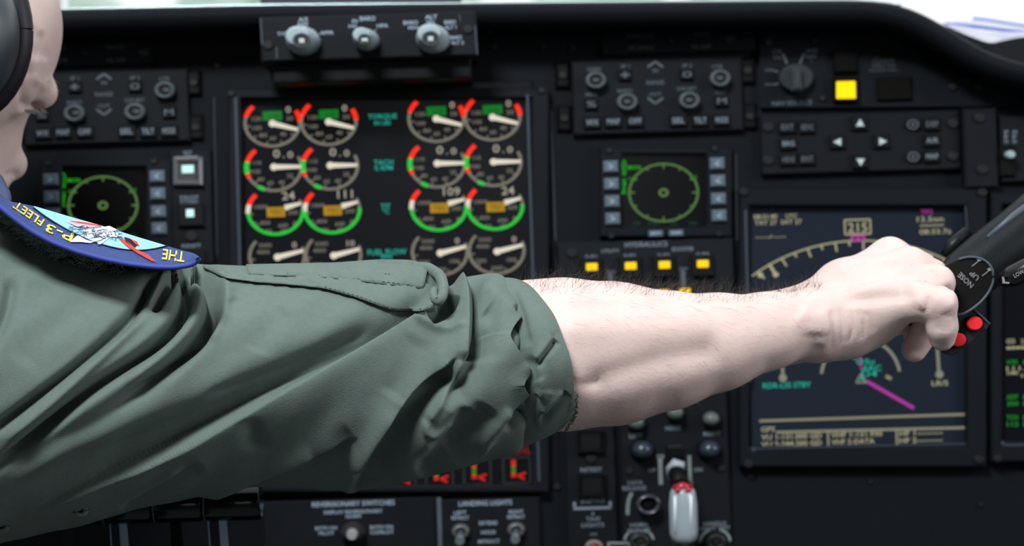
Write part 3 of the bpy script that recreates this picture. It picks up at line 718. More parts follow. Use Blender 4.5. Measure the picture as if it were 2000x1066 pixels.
# ------------------------------------------------------------------ landing gear panel
u = thing('landing_gear_panel', 'black landing gear panel with a clear-handled lever under the wrist', 'control panel', PT(1318, 1100, 0))
m = MB(); m.box(1319, 930, 214, 340, 0, .006, 4); part('face_plate', m, UNIT, u)
for x, y in ((1242, 824), (1318, 805), (1388, 817)):
    b = MB(); b.cyl(x + 2, y + 2, [(20, .006), (20, .009)], 24); k = part('lamp_ring', b, DARK, u)
    b = MB(); b.cyl(x, y, [(17, .009), (16, .014), (12, .017), (5, .0185)], 22); part('lamp_dome', b, mat('dull_grey_green_dome', (.085, .10, .095, 1), .35, .4), k)
for x, y in ((1254, 877), (1385, 876)):
    b = MB(); b.cyl(x, y + 2, [(25, .006), (25, .009), (22, .010)], 24); k = part('lamp_ring', b, DARK, u)
    b = MB(); b.cyl(x, y, [(22, .009), (20, .015), (13, .019), (5, .020)], 24); k2 = part('lamp_dome', b, mat('blue_grey_dome', (.022, .028, .045, 1), .22, .5), k)
    b = MB(); b.cyl(x - 2, y + 4, [(5, .0201), (3, .0206)], 10); part('green_centre', b, mat('dull_green_lens', (.008, .07, .035, 1), .4), k)  # small green centre of the blue-grey dome
m = MB(); m.box(1319, 900, 34, 62, .006, .0075, 5); part('lever_slot', m, DARK, u)
lettering([('NOSE', 1315, 836, 8, 30), ('LEFT', 1242, 851, 8, 26), ('RIGHT', 1391, 847, 8, 34), ('UP', 1274, 918, 7, 15), ('DN', 1364, 917, 7, 15), ('LOCK', 1241, 942, 7, 30), ('RELEASE', 1239, 953, 8, 46), ('HORN', 1248, 1025, 8, 34), ('SILENCE', 1248, 1036, 8, 44), ('HANDLE', 1396, 1022, 7, 44), ('LIGHT TEST', 1397, 1031, 7, 58)], .0063, u, PRINT)
b = MB()
b.rect(1290, 918, 8, 56, .0063); b.rect(1290, 891, 13, 6, .0063); b.rect(1347, 917, 7, 56, .0063); b.rect(1347, 943, 12, 6, .0063)
P = [(1234, 962), (1228, 975), (1226, 990), (1226, 1005)]
for i in range(3): b.line(P[i][0], P[i][1], P[i + 1][0], P[i + 1][1], 7, .0063)
b.arc(1248, 1056, 28, 5, 110, 175, .0063); b.arc(1248, 1056, 28, 5, 5, 70, .0063); b.arc(1397, 1057, 29, 5, 110, 180, .0063); b.arc(1397, 1057, 29, 5, 0, 70, .0063)
part('position_mark', b, mat('pale_grey_marks', (.17, .2, .2, 1), .6), u)
b = MB(); b.cyl(1265, 982, [(24, .006), (24, .014), (22, .017), (18, .017), (16, .012)], 28); k = part('release_knob', b, mat('dark_chrome', (.09, .09, .11, 1), .25, .6, .7), u)
b = MB(); b.cyl(1265, 982, [(17, .010), (16, .013), (8, .0135)], 22); part('knob_core', b, DARK, k)
for x, y in ((1248, 1056), (1397, 1057)):
    b = MB(); b.cyl(x, y, [(21, .006), (20, .012), (12, .013), (10, .011)], 24); k = part('press_knob', b, KNOBCORE, u)
    b = MB(); b.cyl(x + 2, y, [(8, .011), (7, .013)], 14); part('knob_core', b, SCREW, k)
screw(1229, 919, 8, .006, u); screw(1409, 914, 9, .006, u)
m = MB(); m.frame(1187, 1059, 1231, 1090, 3, .006, .008); part('placard_frame', m, mat('pale_outline', (.2, .22, .25, 1), .5), u)
# lever: bracket, arm, clear wheel-shaped handle with a red lamp inside
lv = MB()
lv.tube([PT(1322, 905, .008), PT(1322, 925, .030), PT(1330, 950, .045)], [.0058, .0055, .0065], 12)
k = part('lever_arm', lv, DARK, u)
lv = MB(); lv.tube([PT(1305, 935, .018), PT(1309, 915, .024), PT(1319, 905, .028), PT(1331, 908, .028), PT(1333, 918, .026)], [.0016, .003, .0036, .003, .0018], 10); part('lever_bracket', lv, mat('pale_bracket', (.3, .33, .37, 1), .4, .4), k)
CLEAR = mat('frosted_clear_handle', (.36, .41, .46, 1), 0.2, 0.5, Transmission_Weight=0.25)
lv = MB()
hy = [948, 952, 960, 985, 1015, 1040, 1052, 1060]; hr = [12, 20, 25, 28, 28, 28, 25, 14]
lv.tube([PT(1333 + (y - 948) * .03, y, .050) for y in hy], [SZ(r, .05) for r in hr], 22, True, 1.0, 1.0, (0, 1, 0)); hd = part('lever_handle', lv, CLEAR, u, label='frosted clear handle')
lv = MB()
for x in (1324, 1344): lv.cyl(x, 957, [(7, .0570), (6, .0585), (3, .0592)], 14)
lv.tube([PT(1316, 953, .052), PT(1333, 950, .0545), PT(1350, 952, .052)], [.0022, .0032, .0022], 10); part('red_lamp', lv, mat('red_lever_lamp', (.34, .018, .035, 1), .25, .5), hd, label='two red lamps in the top')
lv = MB()
for x in (1318, 1349): lv.tube([PT(x, 968, .0572), PT(x, 990, .0580), PT(x + .5, 1040, .0580)], [.0006, .0009, .0006], 8)
part('handle_ridge', lv, mat('clear_ridge', (.75, .82, .9, 1), .15, .6), hd)
lv = MB(); lv.cyl(1328, 1062, [(12, .03), (11, .045)], 14); part('foot_lamp', lv, mat('dull_green_lens', (.008, .07, .035, 1), .4), u)

# ------------------------------------------------------------------ reversionary and landing light switch panels
u = thing('reversionary_switch_panel', 'black reversionary switch panel with one round knob at the bottom of the frame', 'switch panel', PT(685, 1120, 0))
m = MB(); m.box(684, 1050, 340, 150, 0, .006, 3); part('face_plate', m, UNIT, u)
b = MB(); b.cyl(690, 1038, [(25, .006), (25, .010), (22, .016), (12, .022), (5, .023)], 26); k = part('toggle_boot', b, mat('dark_metal_boot', (.04, .038, .04, 1), .35, .5, .5), u)
b = MB(); b.tube([PT(690, 1038, .02), PT(688, 1043, .034), PT(687, 1045, .040)], [.0022, .0042, .003], 14); part('toggle_tip', b, mat('bright_toggle', (.5, .5, .52, 1), .25, .6, .6), k)
lettering([('REVERSIONARY SWITCHES', 690, 983, 10, 161), ('DISPLAY REVERSIONARY', 690, 999, 7, 114), ('NORM', 690, 1008, 7, 29), ('BOTH ON', 637, 1031, 7, 42), ('PILOT', 638, 1041, 7, 30), ('BOTH ON', 745, 1029, 7, 44), ('COPILOT', 746, 1039, 7, 46)], .0063, u, PRINTBR)
u = thing('landing_light_panel', 'black landing lights panel with two metal toggle switches at the bottom of the frame', 'switch panel', PT(955, 1120, 0))
m = MB(); m.box(958, 1048, 196, 150, 0, .006, 3); part('face_plate', m, UNIT, u)
m = MB(); m.box(859, 1040, 9, 136, .006, .008, 2); part('divider', m, mat('blue_grey_divider', (.07, .085, .11, 1), .5), u)
for x, y in ((900, 1036), (1008, 1033)):
    b = MB(); b.cyl(x, y, [(18, .006), (18, .010), (14, .013), (10, .013), (9, .009)], 20); k = part('toggle_nut', b, mat('dull_nickel', (.13, .125, .125, 1), .4, .5, .5), u)
    b = MB(); b.tube([PT(x, y, .009), PT(x - 1, y + 14, .024), PT(x - 2, y + 20, .029)], [.0018, .0024, .0032], 12); part('toggle_bat', b, STEEL, k)
lettering([('LANDING LIGHTS', 948, 982, 10, 104), ('LEFT', 899, 1001, 7, 24), ('RETRACT', 899, 1011, 7, 34), ('RIGHT', 1008, 999, 7, 28), ('RETRACT', 1008, 1009, 7, 34), ('EXTEND', 954, 1021, 7, 36), ('HOLD', 954, 1039, 7, 28), ('RETRACT', 955, 1057, 7, 42)], .0063, u, PRINTBR)

# ------------------------------------------------------------------ power levers at the lower left, nearer than the panel
KB = mat('gloss_black_knob', (0.0022, 0.0022, 0.0028, 1), 0.12, 0.35)
STK = mat('dark_lever_stalk', (0.010, 0.012, 0.018, 1), .45, .3)
STE = mat('blue_grey_metal_strip', (0.30, 0.40, 0.54, 1), .35, .5, .2)
u0 = thing('throttle_quadrant', 'dark throttle quadrant housing under the sleeve at the lower left', 'quadrant', W(300, 1180, 1.12))
m = MB(); m.poly([(60, 1110), (560, 1100), (580, 1330), (60, 1330)], 1.28, 1.045); part('housing', m, DARK, u0)
for i, (x0, x1, st, lab) in enumerate(((400, 511, (404, 441), 'black power lever with glossy knob, rightmost of the four under the sleeve'), (302, 398, (330, 352), 'black power lever with glossy knob, second from the right under the sleeve'),
                                  (203, 300, (212, 246), 'black power lever with glossy knob, third from the right under the sleeve'), (98, 201, (118, 142), 'black power lever with glossy knob, leftmost under the sleeve'))):
    d = 1.05; ym = 983 - (x0 - 400) * .03
    u = thing('power_lever', lab, 'lever', W((st[0] + st[1]) / 2, 1110, d), 'power levers under the sleeve')
    m = MB(); r = 35 * d / FP
    xs = [x0, x0 + 2, x0 + 6, x1 - 6, x1 - 2, x1]
    m.tube([W(x, ym - (x - x0) * .03, d) for x in xs], [r * .82, r * .95, r, r, r * .95, r * .82], 28); k = part('knob', m, KB, u)
    m = MB(); m.tube([W(x0 + 1, ym, d), W(x0 + 3.5, ym, d)], [r * .99, r * 1.015], 28); part('knob_rim', m, mat('knob_rim_highlight', (.10, .11, .13, 1), .2, .6), k)  # rim coloured paler than the knob to carry its highlight
    m = MB(); dz = d + (.03 if i == 1 else .0)
    m.poly([(st[0], ym + 15), (st[1], ym + 15), (st[1] + 10, 1112), (st[0] + 8, 1112)], dz + .012, dz); part('stalk', m, STK if i != 1 else DARK, u)
    if i in (0, 2):
        m = MB(); m.poly([(st[1] - 15, ym + 15), (st[1], ym + 15), (st[1] + 10, 1112), (st[1] - 7, 1112)], dz + .005, dz - .002); part('metal_strip', m, STE, u)
        m = MB(); m.poly([(st[0], ym + 15), (st[0] + 2.5, ym + 15), (st[0] + 10.5, 1112), (st[0] + 8, 1112)], dz + .005, dz - .001); part('metal_edge', m, STE, u)
# ------------------------------------------------------------------ control wheel held by the hand
YB = mat('control_wheel_black', (0.0055, 0.0068, 0.0090, 1), 0.42, 0.22, noise=0.15, nscale=80, bump=.2, bscale=1200)
YP = mat('brown_black_pod', (0.0065, 0.0055, 0.0060, 1), 0.5, 0.2, bump=.1, bscale=900)
YE = mat('wheel_edge_highlight', (0.065, 0.085, 0.11, 1), 0.4, 0.3)  # highlight on horn, pod and button box edges, put into the colour
y_ = thing('control_wheel', 'black control wheel horn with trim pod and two red buttons, gripped by the hand', 'control wheel', W(1960, 500, 1.04))
m = MB()
hp = [(2330, 190, 1.06, 66), (2180, 312, 1.055, 63), (2060, 405, 1.05, 60), (1990, 462, 1.045, 58), (1930, 506, 1.04, 56), (1885, 540, 1.036, 52), (1850, 568, 1.03, 42), (1822, 590, 1.022, 28), (1800, 606, 1.014, 20), (1778, 622, 1.008, 17)]
m.tube([W(x, y, d) for x, y, d, r in hp], [r * d / FP for x, y, d, r in hp], 32); horn = part('horn', m, YB, y_)
m = MB(); m.tube([W(x, y - 4, d - .052 * 0) for x, y, d in ((2200, 246, 1.045), (2080, 352, 1.04), (1980, 425, 1.035), (1928, 468, 1.030))], [.0018, .0020, .0020, .0012], 8); part('horn_seam', m, YE, horn)
m = MB(); m.tube([W(x, y, d) for x, y, d in ((1890, 452, 1.052), (1862, 478, 1.05), (1845, 500, 1.05))], [12 * 1.05 / FP, 15 * 1.05 / FP, 10 * 1.05 / FP], 12); part('trigger', m, YB, y_)
pod = [(1828, 533), (1846, 517), (1868, 505), (1892, 499), (1914, 501), (1932, 511), (1942, 528), (1943, 548), (1934, 570), (1918, 590), (1898, 606), (1876, 618), (1852, 612), (1832, 585)]
pods = dense(pod + [pod[0]], 57)[:-1]
m = MB(); m.poly([tuple(p) for p in pods], 1.04, 1.000, .06); pd_ = part('trim_pod', m, YP, y_)
m = MB(); pr_ = [W(930 * 0 + p[0] * 1 + (1888 - p[0]) * .035, p[1] + (556 - p[1]) * .035, .9995) for p in pods]
m.tube(pr_[8:46], .0007, 6); part('pod_edge', m, YE, pd_)
PW = mat('pale_engraving', (.24, .23, .24, 1), .5)
m = MB(); mf = lambda x, y: W(x, y, .9995)
m.text('NOSE', 1886, 547, 11, 0, 36, 137, mf); m.text('UP', 1903, 538, 10, 0, 20, 137, mf); part('lettering', m, PW, pd_)
m = MB()
def wl(x0, y0, x1, y1, w, d):
    L = math.hypot(x1 - x0, y1 - y0); nx, ny = -(y1 - y0) / L * w / 2, (x1 - x0) / L * w / 2
    m.add([W(x0 + nx, y0 + ny, d), W(x1 + nx, y1 + ny, d), W(x1 - nx, y1 - ny, d), W(x0 - nx, y0 - ny, d)], [[0, 1, 2, 3]])
for x, y in ((1912, 509), (1932, 528)):
    wl(x - 14, y + 11, x, y, 1.8, .9994); wl(x - 3, y - 1, x + 4, y - 3, 6, .9993)
part('arrow', m, PW, pd_)
m = MB(); m.poly([(1897, 597), (1934, 632), (1928, 642), (1872, 688), (1858, 694), (1842, 690), (1822, 674), (1846, 640)], 1.035, 1.008, .03); bx = part('button_box', m, mat('button_box_black', (.013, .016, .020, 1), .5, .3), y_)
m = MB(); m.tube([W(1896, 599, 1.008), W(1933, 633, 1.008)], [.0007, .0007], 6); part('box_edge', m, YE, bx)
RB = mat('bright_red_button', (.78, .020, .035, 1), 0.45, 0.3)
for x, y in ((1901, 631), (1869, 663)):
    m = MB(); h = D - 1.008; m.cyl(x, y, [(19, h), (19, h + .0012)], 24, .85); part('button_collar', m, DARK, bx)
    m = MB(); m.cyl(x, y, [(15.5, h + .001), (15.5, h + .004), (13.5, h + .0052)], 26, .87); part('button', m, RB, bx, label='red push button')
m = MB(); m.tube([W(1962, 546, .99), W(1975, 540, .985), (W(2050, 503, .985)), W(2140, 455, .99)], [16 * .99 / FP, 21 * .99 / FP, 22 * .99 / FP, 20 * .99 / FP], 18); cl = part('side_lever', m, mat('gloss_black_lever', (.006, .006, .007, 1), .25, .4), y_)
m = MB(); m.text('LOW', 1990, 534, 8, 0, 22, 27, lambda x, y: W(x, y, .9785)); part('lettering', m, PW, cl)
m = MB(); m.poly([(1957, 540), (1961, 541), (1963, 550), (1972, 551), (1971, 554), (1958, 553)], .985, .98); part('index_mark', m, PW, cl)

# ------------------------------------------------------------------ the person: one continuous body built from blended limbs
def wr(x, y, d, r): return np.array(W(x, y, d)), r * d / FP
cones = {}
def chain(g, nodes):
    L = cones.setdefault(g, [])
    for a, b in zip(nodes[:-1], nodes[1:]): L.append((*wr(*a), *wr(*b)))
fa = [(1035, 693, .964, 140, 0), (1100, 692, .966, 142, .004), (1200, 690, .972, 134, .006), (1300, 684, .978, 114, .010), (1400, 668, .984, 93, .012), (1500, 646, .990, 73, .013), (1580, 626, .995, 57, .013)]
chain('arm', [(-230, 760, .95, 190), (100, 760, .95, 160), (500, 735, .955, 130), (820, 715, .960, 95), (930, 705, .962, 92), (985, 697, .963, 108), (1035, 693, .964, 138)])
chain('arm', [(x, y, d - o, r) for x, y, d, r, o in fa]); chain('arm', [(x, y, d + o, r) for x, y, d, r, o in fa])
chain('palm', [(1582, 618, 1.008, 52), (1640, 560, 1.020, 42), (1738, 502, 1.028, 35)])
chain('palm', [(1585, 622, 1.003, 54), (1660, 560, 1.010, 42), (1776, 522, 1.012, 36)])
chain('palm', [(1590, 632, .995, 55), (1690, 590, .998, 46), (1800, 556, .995, 35)])
chain('palm', [(1597, 640, .988, 53), (1700, 606, .988, 42), (1796, 591, .981, 30)])
chain('heel', [(1612, 652, .992, 44), (1660, 650, .994, 42), (1705, 634, .998, 34), (1750, 606, .996, 26)])
chain('knuckle', [(1797, 589, .977, 23), (1801, 590, .977, 22)])
chain('f1', [(1800, 590, .981, 30), (1836, 592, .974, 32), (1840, 638, .978, 29), (1840, 659, .982, 26)])
chain('f2', [(1800, 556, .995, 35), (1830, 552, .990, 33), (1818, 630, 1.000, 29), (1785, 682, 1.002, 25)])
chain('f3', [(1776, 522, 1.012, 36), (1818, 540, 1.014, 33), (1822, 600, 1.022, 28), (1785, 645, 1.022, 24)])
chain('f4', [(1738, 502, 1.028, 35), (1798, 524, 1.036, 30), (1808, 585, 1.042, 26), (1780, 625, 1.04, 22)])
chain('thumb', [(1630, 630, 1.016, 40), (1695, 634, 1.030, 29), (1742, 634, 1.034, 22), (1768, 630, 1.030, 17)])
# head, neck and trunk
HD = 1.075
ell = [(np.array(W(-130, 45, HD)), np.array([229, 300, 255]) * HD / FP)]        # cranium: radii along x, y, z
chain('head', [(-130, 170, HD - .035, 120), (-70, 120, HD - .02, 120), (-40, 50, HD, 139)])
chain('brow', [(60, 165, HD - .004, 24), (80, 180, HD + .004, 27), (82, 186, HD + .012, 26)])
chain('cheek', [(-78, 222, HD, 119), (-84, 262, HD, 118), (-100, 300, HD, 122), (-92, 345, HD, 92)])
chain('nose', [(-14, 262, HD + .02, 30), (2, 296, HD + .012, 25), (18, 320, HD + .008, 32)])
chain('nose', [(4, 330, HD + .002, 24), (19, 319, HD + .008, 31)])
chain('jaw', [(-90, 360, HD, 95), (-80, 400, HD + .01, 70)])
chain('neck', [(-180, 300, HD + .01, 150), (-230, 520, .99, 170), (-300, 800, .96, 230)])
chain('trunk', [(-330, 760, .95, 300), (-380, 1250, .96, 340), (-380, 1600, .98, 340)])

def sd_cone(P, c):
    a, ra, b, rb = c; ab = b - a; L = ab @ ab
    t = np.clip(((P - a) @ ab) / L, 0, 1)
    return np.linalg.norm(P - a - t[:, None] * ab, axis=1) - (ra + (rb - ra) * t)
def smin(a, b, k):
    h = np.maximum(k - np.abs(a - b), 0) / k
    return np.minimum(a, b) - h * h * k * .25
def grp(P, g, k):
    d = None
    for c in cones[g]:
        q = sd_cone(P, c); d = q if d is None else smin(d, q, k)
    return d
def sdf(P):
    d = grp(P, 'arm', .005)
    hand = smin(grp(P, 'palm', .010), grp(P, 'heel', .008), .012)
    hand = smin(hand, grp(P, 'knuckle', .004), .008)
    f = None
    for g in ('f1', 'f2', 'f3', 'f4', 'thumb'):
        q = grp(P, g, .003); f = q if f is None else smin(f, q, .0012)
    hand = smin(hand, f, .006)
    d = smin(d, hand, .012)
    c0, r0 = ell[0]; q = (P - c0)
    k0 = np.linalg.norm(q / r0, axis=1); k1 = np.linalg.norm(q / r0 ** 2, axis=1) + 1e-9
    h = smin(k0 * (k0 - 1) / k1, grp(P, 'head', .02), .02)
    h = smin(h, grp(P, 'cheek', .006), .008); h = smin(h, grp(P, 'brow', .006), .007)
    h = smin(h, grp(P, 'nose', .003), .004); h = smin(h, grp(P, 'jaw', .01), .008)
    h = smin(h, grp(P, 'neck', .03), .02)
    d = np.minimum(d, h)
    return smin(d, grp(P, 'trunk', .03), .03)
mb = MB()
def ball(c, r, n=10, mm=16, rr=None):
    vs = []; fs = []
    rr = (r, r, r) if rr is None else rr
    for i in range(n):
        th = math.pi * (i + .5) / n
        for j in range(mm):
            ph = 2 * math.pi * j / mm; vs.append((c[0] + rr[0] * math.sin(th) * math.cos(ph), c[1] + rr[1] * math.sin(th) * math.sin(ph), c[2] + rr[2] * math.cos(th)))
    for i in range(n - 1):
        for j in range(mm): fs.append([i * mm + j, i * mm + mm + j, i * mm + mm + (j + 1) % mm, i * mm + (j + 1) % mm])
    fs += [list(range(mm)), [(n - 1) * mm + j for j in reversed(range(mm))]]
    mb.add(vs, fs)
for g in cones:
    for a, ra, b, rb in cones[g]:
        ball(a, ra); ball(b, rb)
        if np.linalg.norm(b - a) > 1e-4: mb.tube([a, b], [ra * .97, rb * .97], 16)
ball(ell[0][0], 0, 14, 22, ell[0][1])
tmp = part('tmp', mb, KB)
md = tmp.modifiers.new('r', 'REMESH'); md.mode = 'VOXEL'; md.voxel_size = 0.0019
s2 = tmp.modifiers.new('s', 'SMOOTH'); s2.iterations = 2; s2.factor = .5
ss = tmp.modifiers.new('d', 'SUBSURF'); ss.levels = 0
dg = bpy.context.evaluated_depsgraph_get(); ev = tmp.evaluated_get(dg); me = bpy.data.meshes.new_from_object(ev)
old = tmp.data; bpy.data.objects.remove(tmp); bpy.data.meshes.remove(old)
nv = len(me.vertices); P = np.empty(nv * 3); me.vertices.foreach_get('co', P); P = P.reshape(-1, 3)
def grad(P):
    e = 2e-4; g = np.empty_like(P)
    d0 = sdf(P)
    for k in range(3):
        q = P.copy(); q[:, k] += e; g[:, k] = (sdf(q) - d0) / e
    return d0, g / (np.linalg.norm(g, axis=1, keepdims=True) + 1e-9)
for it in range(3):
    d0, g = grad(P); P = P - g * np.clip(d0, -.003, .003)[:, None] * .9
CAMN = np.array(CAMP); RXn = np.array(RX); UPn = np.array(UP)
def project(P):
    q = P - CAMN; d = q[:, 1]; return 1000 + FP * (q @ RXn) / d, 533 - FP * (q @ UPn) / d, d
d0, NB = grad(P)
px, py, dd = project(P)
# stroke sculpting: every crease is a polyline in the side view of the limb
def seg_dist(px, py, pts):
    global SEGN
    SEGN = np.zeros((2,) + px.shape)
    best = np.full(px.shape, 1e9); sgn = np.zeros(px.shape); tt = np.zeros(px.shape)
    pts = np.array(pts, float); L = np.concatenate([[0], np.cumsum(np.hypot(*np.diff(pts, axis=0).T))])
    for i in range(len(pts) - 1):
        x0, y0 = pts[i]; x1, y1 = pts[i + 1]; dx, dy = x1 - x0, y1 - y0; LL = dx * dx + dy * dy + 1e-9
        t = np.clip(((px - x0) * dx + (py - y0) * dy) / LL, 0, 1); d = np.hypot(px - x0 - t * dx, py - y0 - t * dy)
        m = d < best; Lq = math.sqrt(LL); SEGN[0] = np.where(m, -dy / Lq, SEGN[0]); SEGN[1] = np.where(m, dx / Lq, SEGN[1]); best = np.where(m, d, best); sgn = np.where(m, np.sign(dx * (py - y0) - dy * (px - x0)), sgn)
        tt = np.where(m, (L[i] + t * (L[i + 1] - L[i])) / L[-1], tt)
    return best, sgn, tt
def smooth01(x): x = np.clip(x, 0, 1); return x * x * (3 - 2 * x)
def strokes(px, py, S, shift=None):
    out = np.zeros(px.shape)
    for st in S:
        kind, pts, a, w = st[:4]; tin, tout = (st[6], st[7]) if len(st) > 7 else (.15, .15)
        pts = dense(pts, max(6, 3 * len(pts))) if len(pts) > 2 else np.array(pts, float)
        R = 3.2 * max(w, st[5] if kind == 's' else w)
        m = (px > pts[:, 0].min() - R) & (px < pts[:, 0].max() + R) & (py > pts[:, 1].min() - R) & (py < pts[:, 1].max() + R)
        if not m.any(): continue
        d, s, t = seg_dist(px[m], py[m], pts)
        tp = smooth01(t / max(tin, 1e-3)) * smooth01((1 - t) / max(tout, 1e-3)) if tin or tout else 1.0
        if kind == 'v': v = -a * np.exp(-(d / w) ** 2)
        elif kind == 'r': v = a * np.exp(-(d / w) ** 2)
        else:                                   # 's' lip: raised (a, w) on one side, hollow (b, wb) on the other
            b, wb = st[4], st[5]; sd = d * s * (1 if a > 0 else -1)
            k = smooth01((sd + 3.0) / 6.0)
            v = k * abs(a) * np.exp(-(np.maximum(sd, 0) / w) ** 2) - (1 - k) * b * np.exp(-(np.maximum(-sd, 0) / wb) ** 1.5)
            if shift is not None:
                sg = 1 if a > 0 else -1; T = -shift[2] * sg * k * np.exp(-(np.maximum(sd, 0) / w) ** 2) * tp
                shift[0][m] += SEGN[0] * T; shift[1][m] += SEGN[1] * T
        out[m] += v * tp
    return out
HS = [('v', [(1660, 600), (1668, 640), (1655, 672)], 3.0, 4), ('v', [(1676, 600), (1688, 640), (1682, 665)], 3.2, 4), ('v', [(1692, 605), (1704, 635), (1704, 650)], 2.4, 4), ('v', [(1640, 598), (1650, 640), (1640, 680)], 2.4, 5),
      ('v', [(1622, 600), (1632, 640), (1622, 690)], 3.0, 9), ('r', [(1600, 600), (1618, 640), (1600, 680)], 3.5, 16),
      ('r', [(1640, 575), (1720, 560), (1800, 555)], 4.5, 14), ('r', [(1640, 545), (1700, 515), (1770, 505)], 3.5, 12), ('v', [(1640, 560), (1710, 540), (1790, 530)], 3.5, 11),
      ('v', [(1640, 585), (1720, 580), (1790, 572)], 5.0, 13), ('r', [(1790, 578), (1800, 590), (1797, 603)], 5.0, 11), ('v', [(1812, 575), (1813, 590), (1808, 606)], 3.5, 5), ('v', [(1818, 522), (1830, 540), (1838, 552)], 5, 7), ('v', [(1822, 556), (1840, 566), (1860, 566)], 5, 6),
      ('v', [(1838, 612), (1850, 616), (1866, 614)], 2, 3), ('v', [(1822, 640), (1840, 642), (1860, 640)], 1.6, 3), ('r', [(1850, 590), (1860, 600)], 2.5, 10),
      ('v', [(1130, 760), (1200, 730), (1300, 700), (1420, 680)], 6, 26), ('r', [(1080, 640), (1250, 640), (1420, 630)], 5, 30), ('v', [(1100, 740), (1130, 755), (1180, 748)], 3, 9),
      ('r', [(1560, 605), (1590, 625), (1590, 655)], 6, 24),
      ('v', [(38, 160), (46, 190), (50, 212)], 4, 9), ('s', [(38, 214), (56, 213), (84, 217)], 3, 6, 12, 12), ('v', [(58, 50), (66, 85), (74, 118)], 5, 9), ('v', [(80, 60), (86, 95), (92, 120)], 3, 7), ('r', [(60, 150), (78, 160), (92, 175)], 4, 8), ('v', [(42, 120), (52, 130), (60, 150)], 4, 8), ('v', [(10, 345), (24, 338), (36, 342)], 4, 6)]
front = smooth01((-NB[:, 1] + .25) / .5)
disp = 1.5 * strokes(px, py, HS) * front * (dd / FP)
P = P + NB * disp[:, None]
me.vertices.foreach_set('co', P.ravel()); me.update()
me.polygons.foreach_set('use_smooth', [True] * len(me.polygons))
SKIN = mat('fair_skin', (0.64, 0.48, 0.455, 1), 0.5, 0.25, noise=0.10, nscale=45, bump=0.25, bscale=700)
b_ = SKIN.node_tree.nodes['Principled BSDF']; b_.inputs['Subsurface Weight'].default_value = 0.3; b_.inputs['Subsurface Radius'].default_value = (0.010, 0.003, 0.0015); b_.inputs['Subsurface Scale'].default_value = 0.6
me.materials.clear(); me.materials.append(SKIN)
me.name = 'person'
person = bpy.data.objects.new('person', me); COL.objects.link(person)
ORG[person.name] = Vector((0, 0, 0))
tag(person, 'person in a green flight suit and headset reaching bare forearm across to the control wheel', 'person')

# hair strands: real thin curves rooted on the skin
def strands(name, roots, matl, rad, parent):
    cu = bpy.data.curves.new(name, 'CURVE'); cu.dimensions = '3D'; cu.bevel_depth = rad; cu.bevel_resolution = 0; cu.fill_mode = 'FULL'
    for pts in roots:
        sp_ = cu.splines.new('POLY'); sp_.points.add(len(pts) - 1)
        for i, p in enumerate(pts):
            sp_.points[i].co = (*p, 1); sp_.points[i].radius = 1.0 - .75 * i / (len(pts) - 1)
    cu.materials.append(matl)
    o = bpy.data.objects.new(name, cu); COL.objects.link(o); o.parent = parent; ORG[o.name] = Vector((0, 0, 0)); o['kind'] = 'stuff'
    return o
HAIR = mat('dark_brown_hair', (0.035, 0.024, 0.018, 1), 0.45, 0.35)
px, py, dd = project(P)
cand = np.where((px > 1005) & (px < 1600) & (NB[:, 2] > .80) & (py < 640))[0]
rnd = random.Random(3); roots = []
for i in np.random.choice(cand, 900):
    p = Vector(P[i]); n = Vector(NB[i]); L = rnd.uniform(.004, .013) * (1.0 if px[i] < 1450 else .7)
    tdir = Vector((rnd.uniform(-.2, 1.1), rnd.uniform(-.6, .6), rnd.uniform(-.1, .25))); cv = Vector((rnd.uniform(-1, 1), rnd.uniform(-1, 1), rnd.uniform(-1.3, .6)))
    pts = []; q = p.copy(); v = (n * .8 + tdir * .75).normalized()
    for k in range(6):
        pts.append(q.copy()); q = q + v * (L / 5); v = (v + cv * .22).normalized()
    roots.append(pts)
strands('arm_hair', roots, HAIR, 0.00006, person)
cand = np.where((px > 1100) & (px < 1560) & (NB[:, 1] < -.35) & (py > 565))[0]; roots = []
for i in np.random.choice(cand, 420):
    p = Vector(P[i]); n = Vector(NB[i]); L = rnd.uniform(.004, .011)
    tdir = Vector((rnd.uniform(.3, 1), 0, rnd.uniform(-.9, .1))); tdir = (tdir - n * tdir.dot(n)).normalized()
    pts = []; q = p + n * .0001
    for k in range(4): pts.append(q + n * (.0009 * math.sin(math.pi * k / 4))); q = q + tdir * (L / 3) + Vector((0, 0, rnd.uniform(-.0005, .0005)))
    roots.append(pts)
strands('fine_arm_hair', roots, mat('light_brown_hair', (.30, .19, .14, 1), .5, .3), 0.00003, person)
roots = []
for k in range(44):
    x = rnd.uniform(48, 84); y = 213 + rnd.uniform(0, 6); a = W(x, y, HD - .03 + .0004 * (x - 48)); L = rnd.uniform(8, 16)
    roots.append([a, W(x + L * .5, y + 1 + rnd.uniform(0, 3), HD - .03 + .0004 * (x - 48)), W(x + L, y + rnd.uniform(-1, 8), HD - .028 + .0004 * (x - 48))])
strands('eyelashes', roots, mat('pale_lash', (.24, .22, .20, 1), .4, .4), 0.00022, person)
roots = []
for k in range(60):
    x = rnd.uniform(70, 104); y = 150 + (x - 70) * .4 + rnd.uniform(-8, 22)
    i = int(np.argmin((px - x) ** 2 + (py - y) ** 2 + (NB[:, 1] > 0) * 1e6)); p = Vector(P[i]); n = Vector(NB[i])
    roots.append([p, p + n * .001 + Vector((.001, 0, -.001)), p + n * .0012 + Vector((.0025, 0, -.003))])
strands('eyebrow', roots, mat('blond_brow', (.52, .40, .31, 1), .5, .3), 0.00007, person)
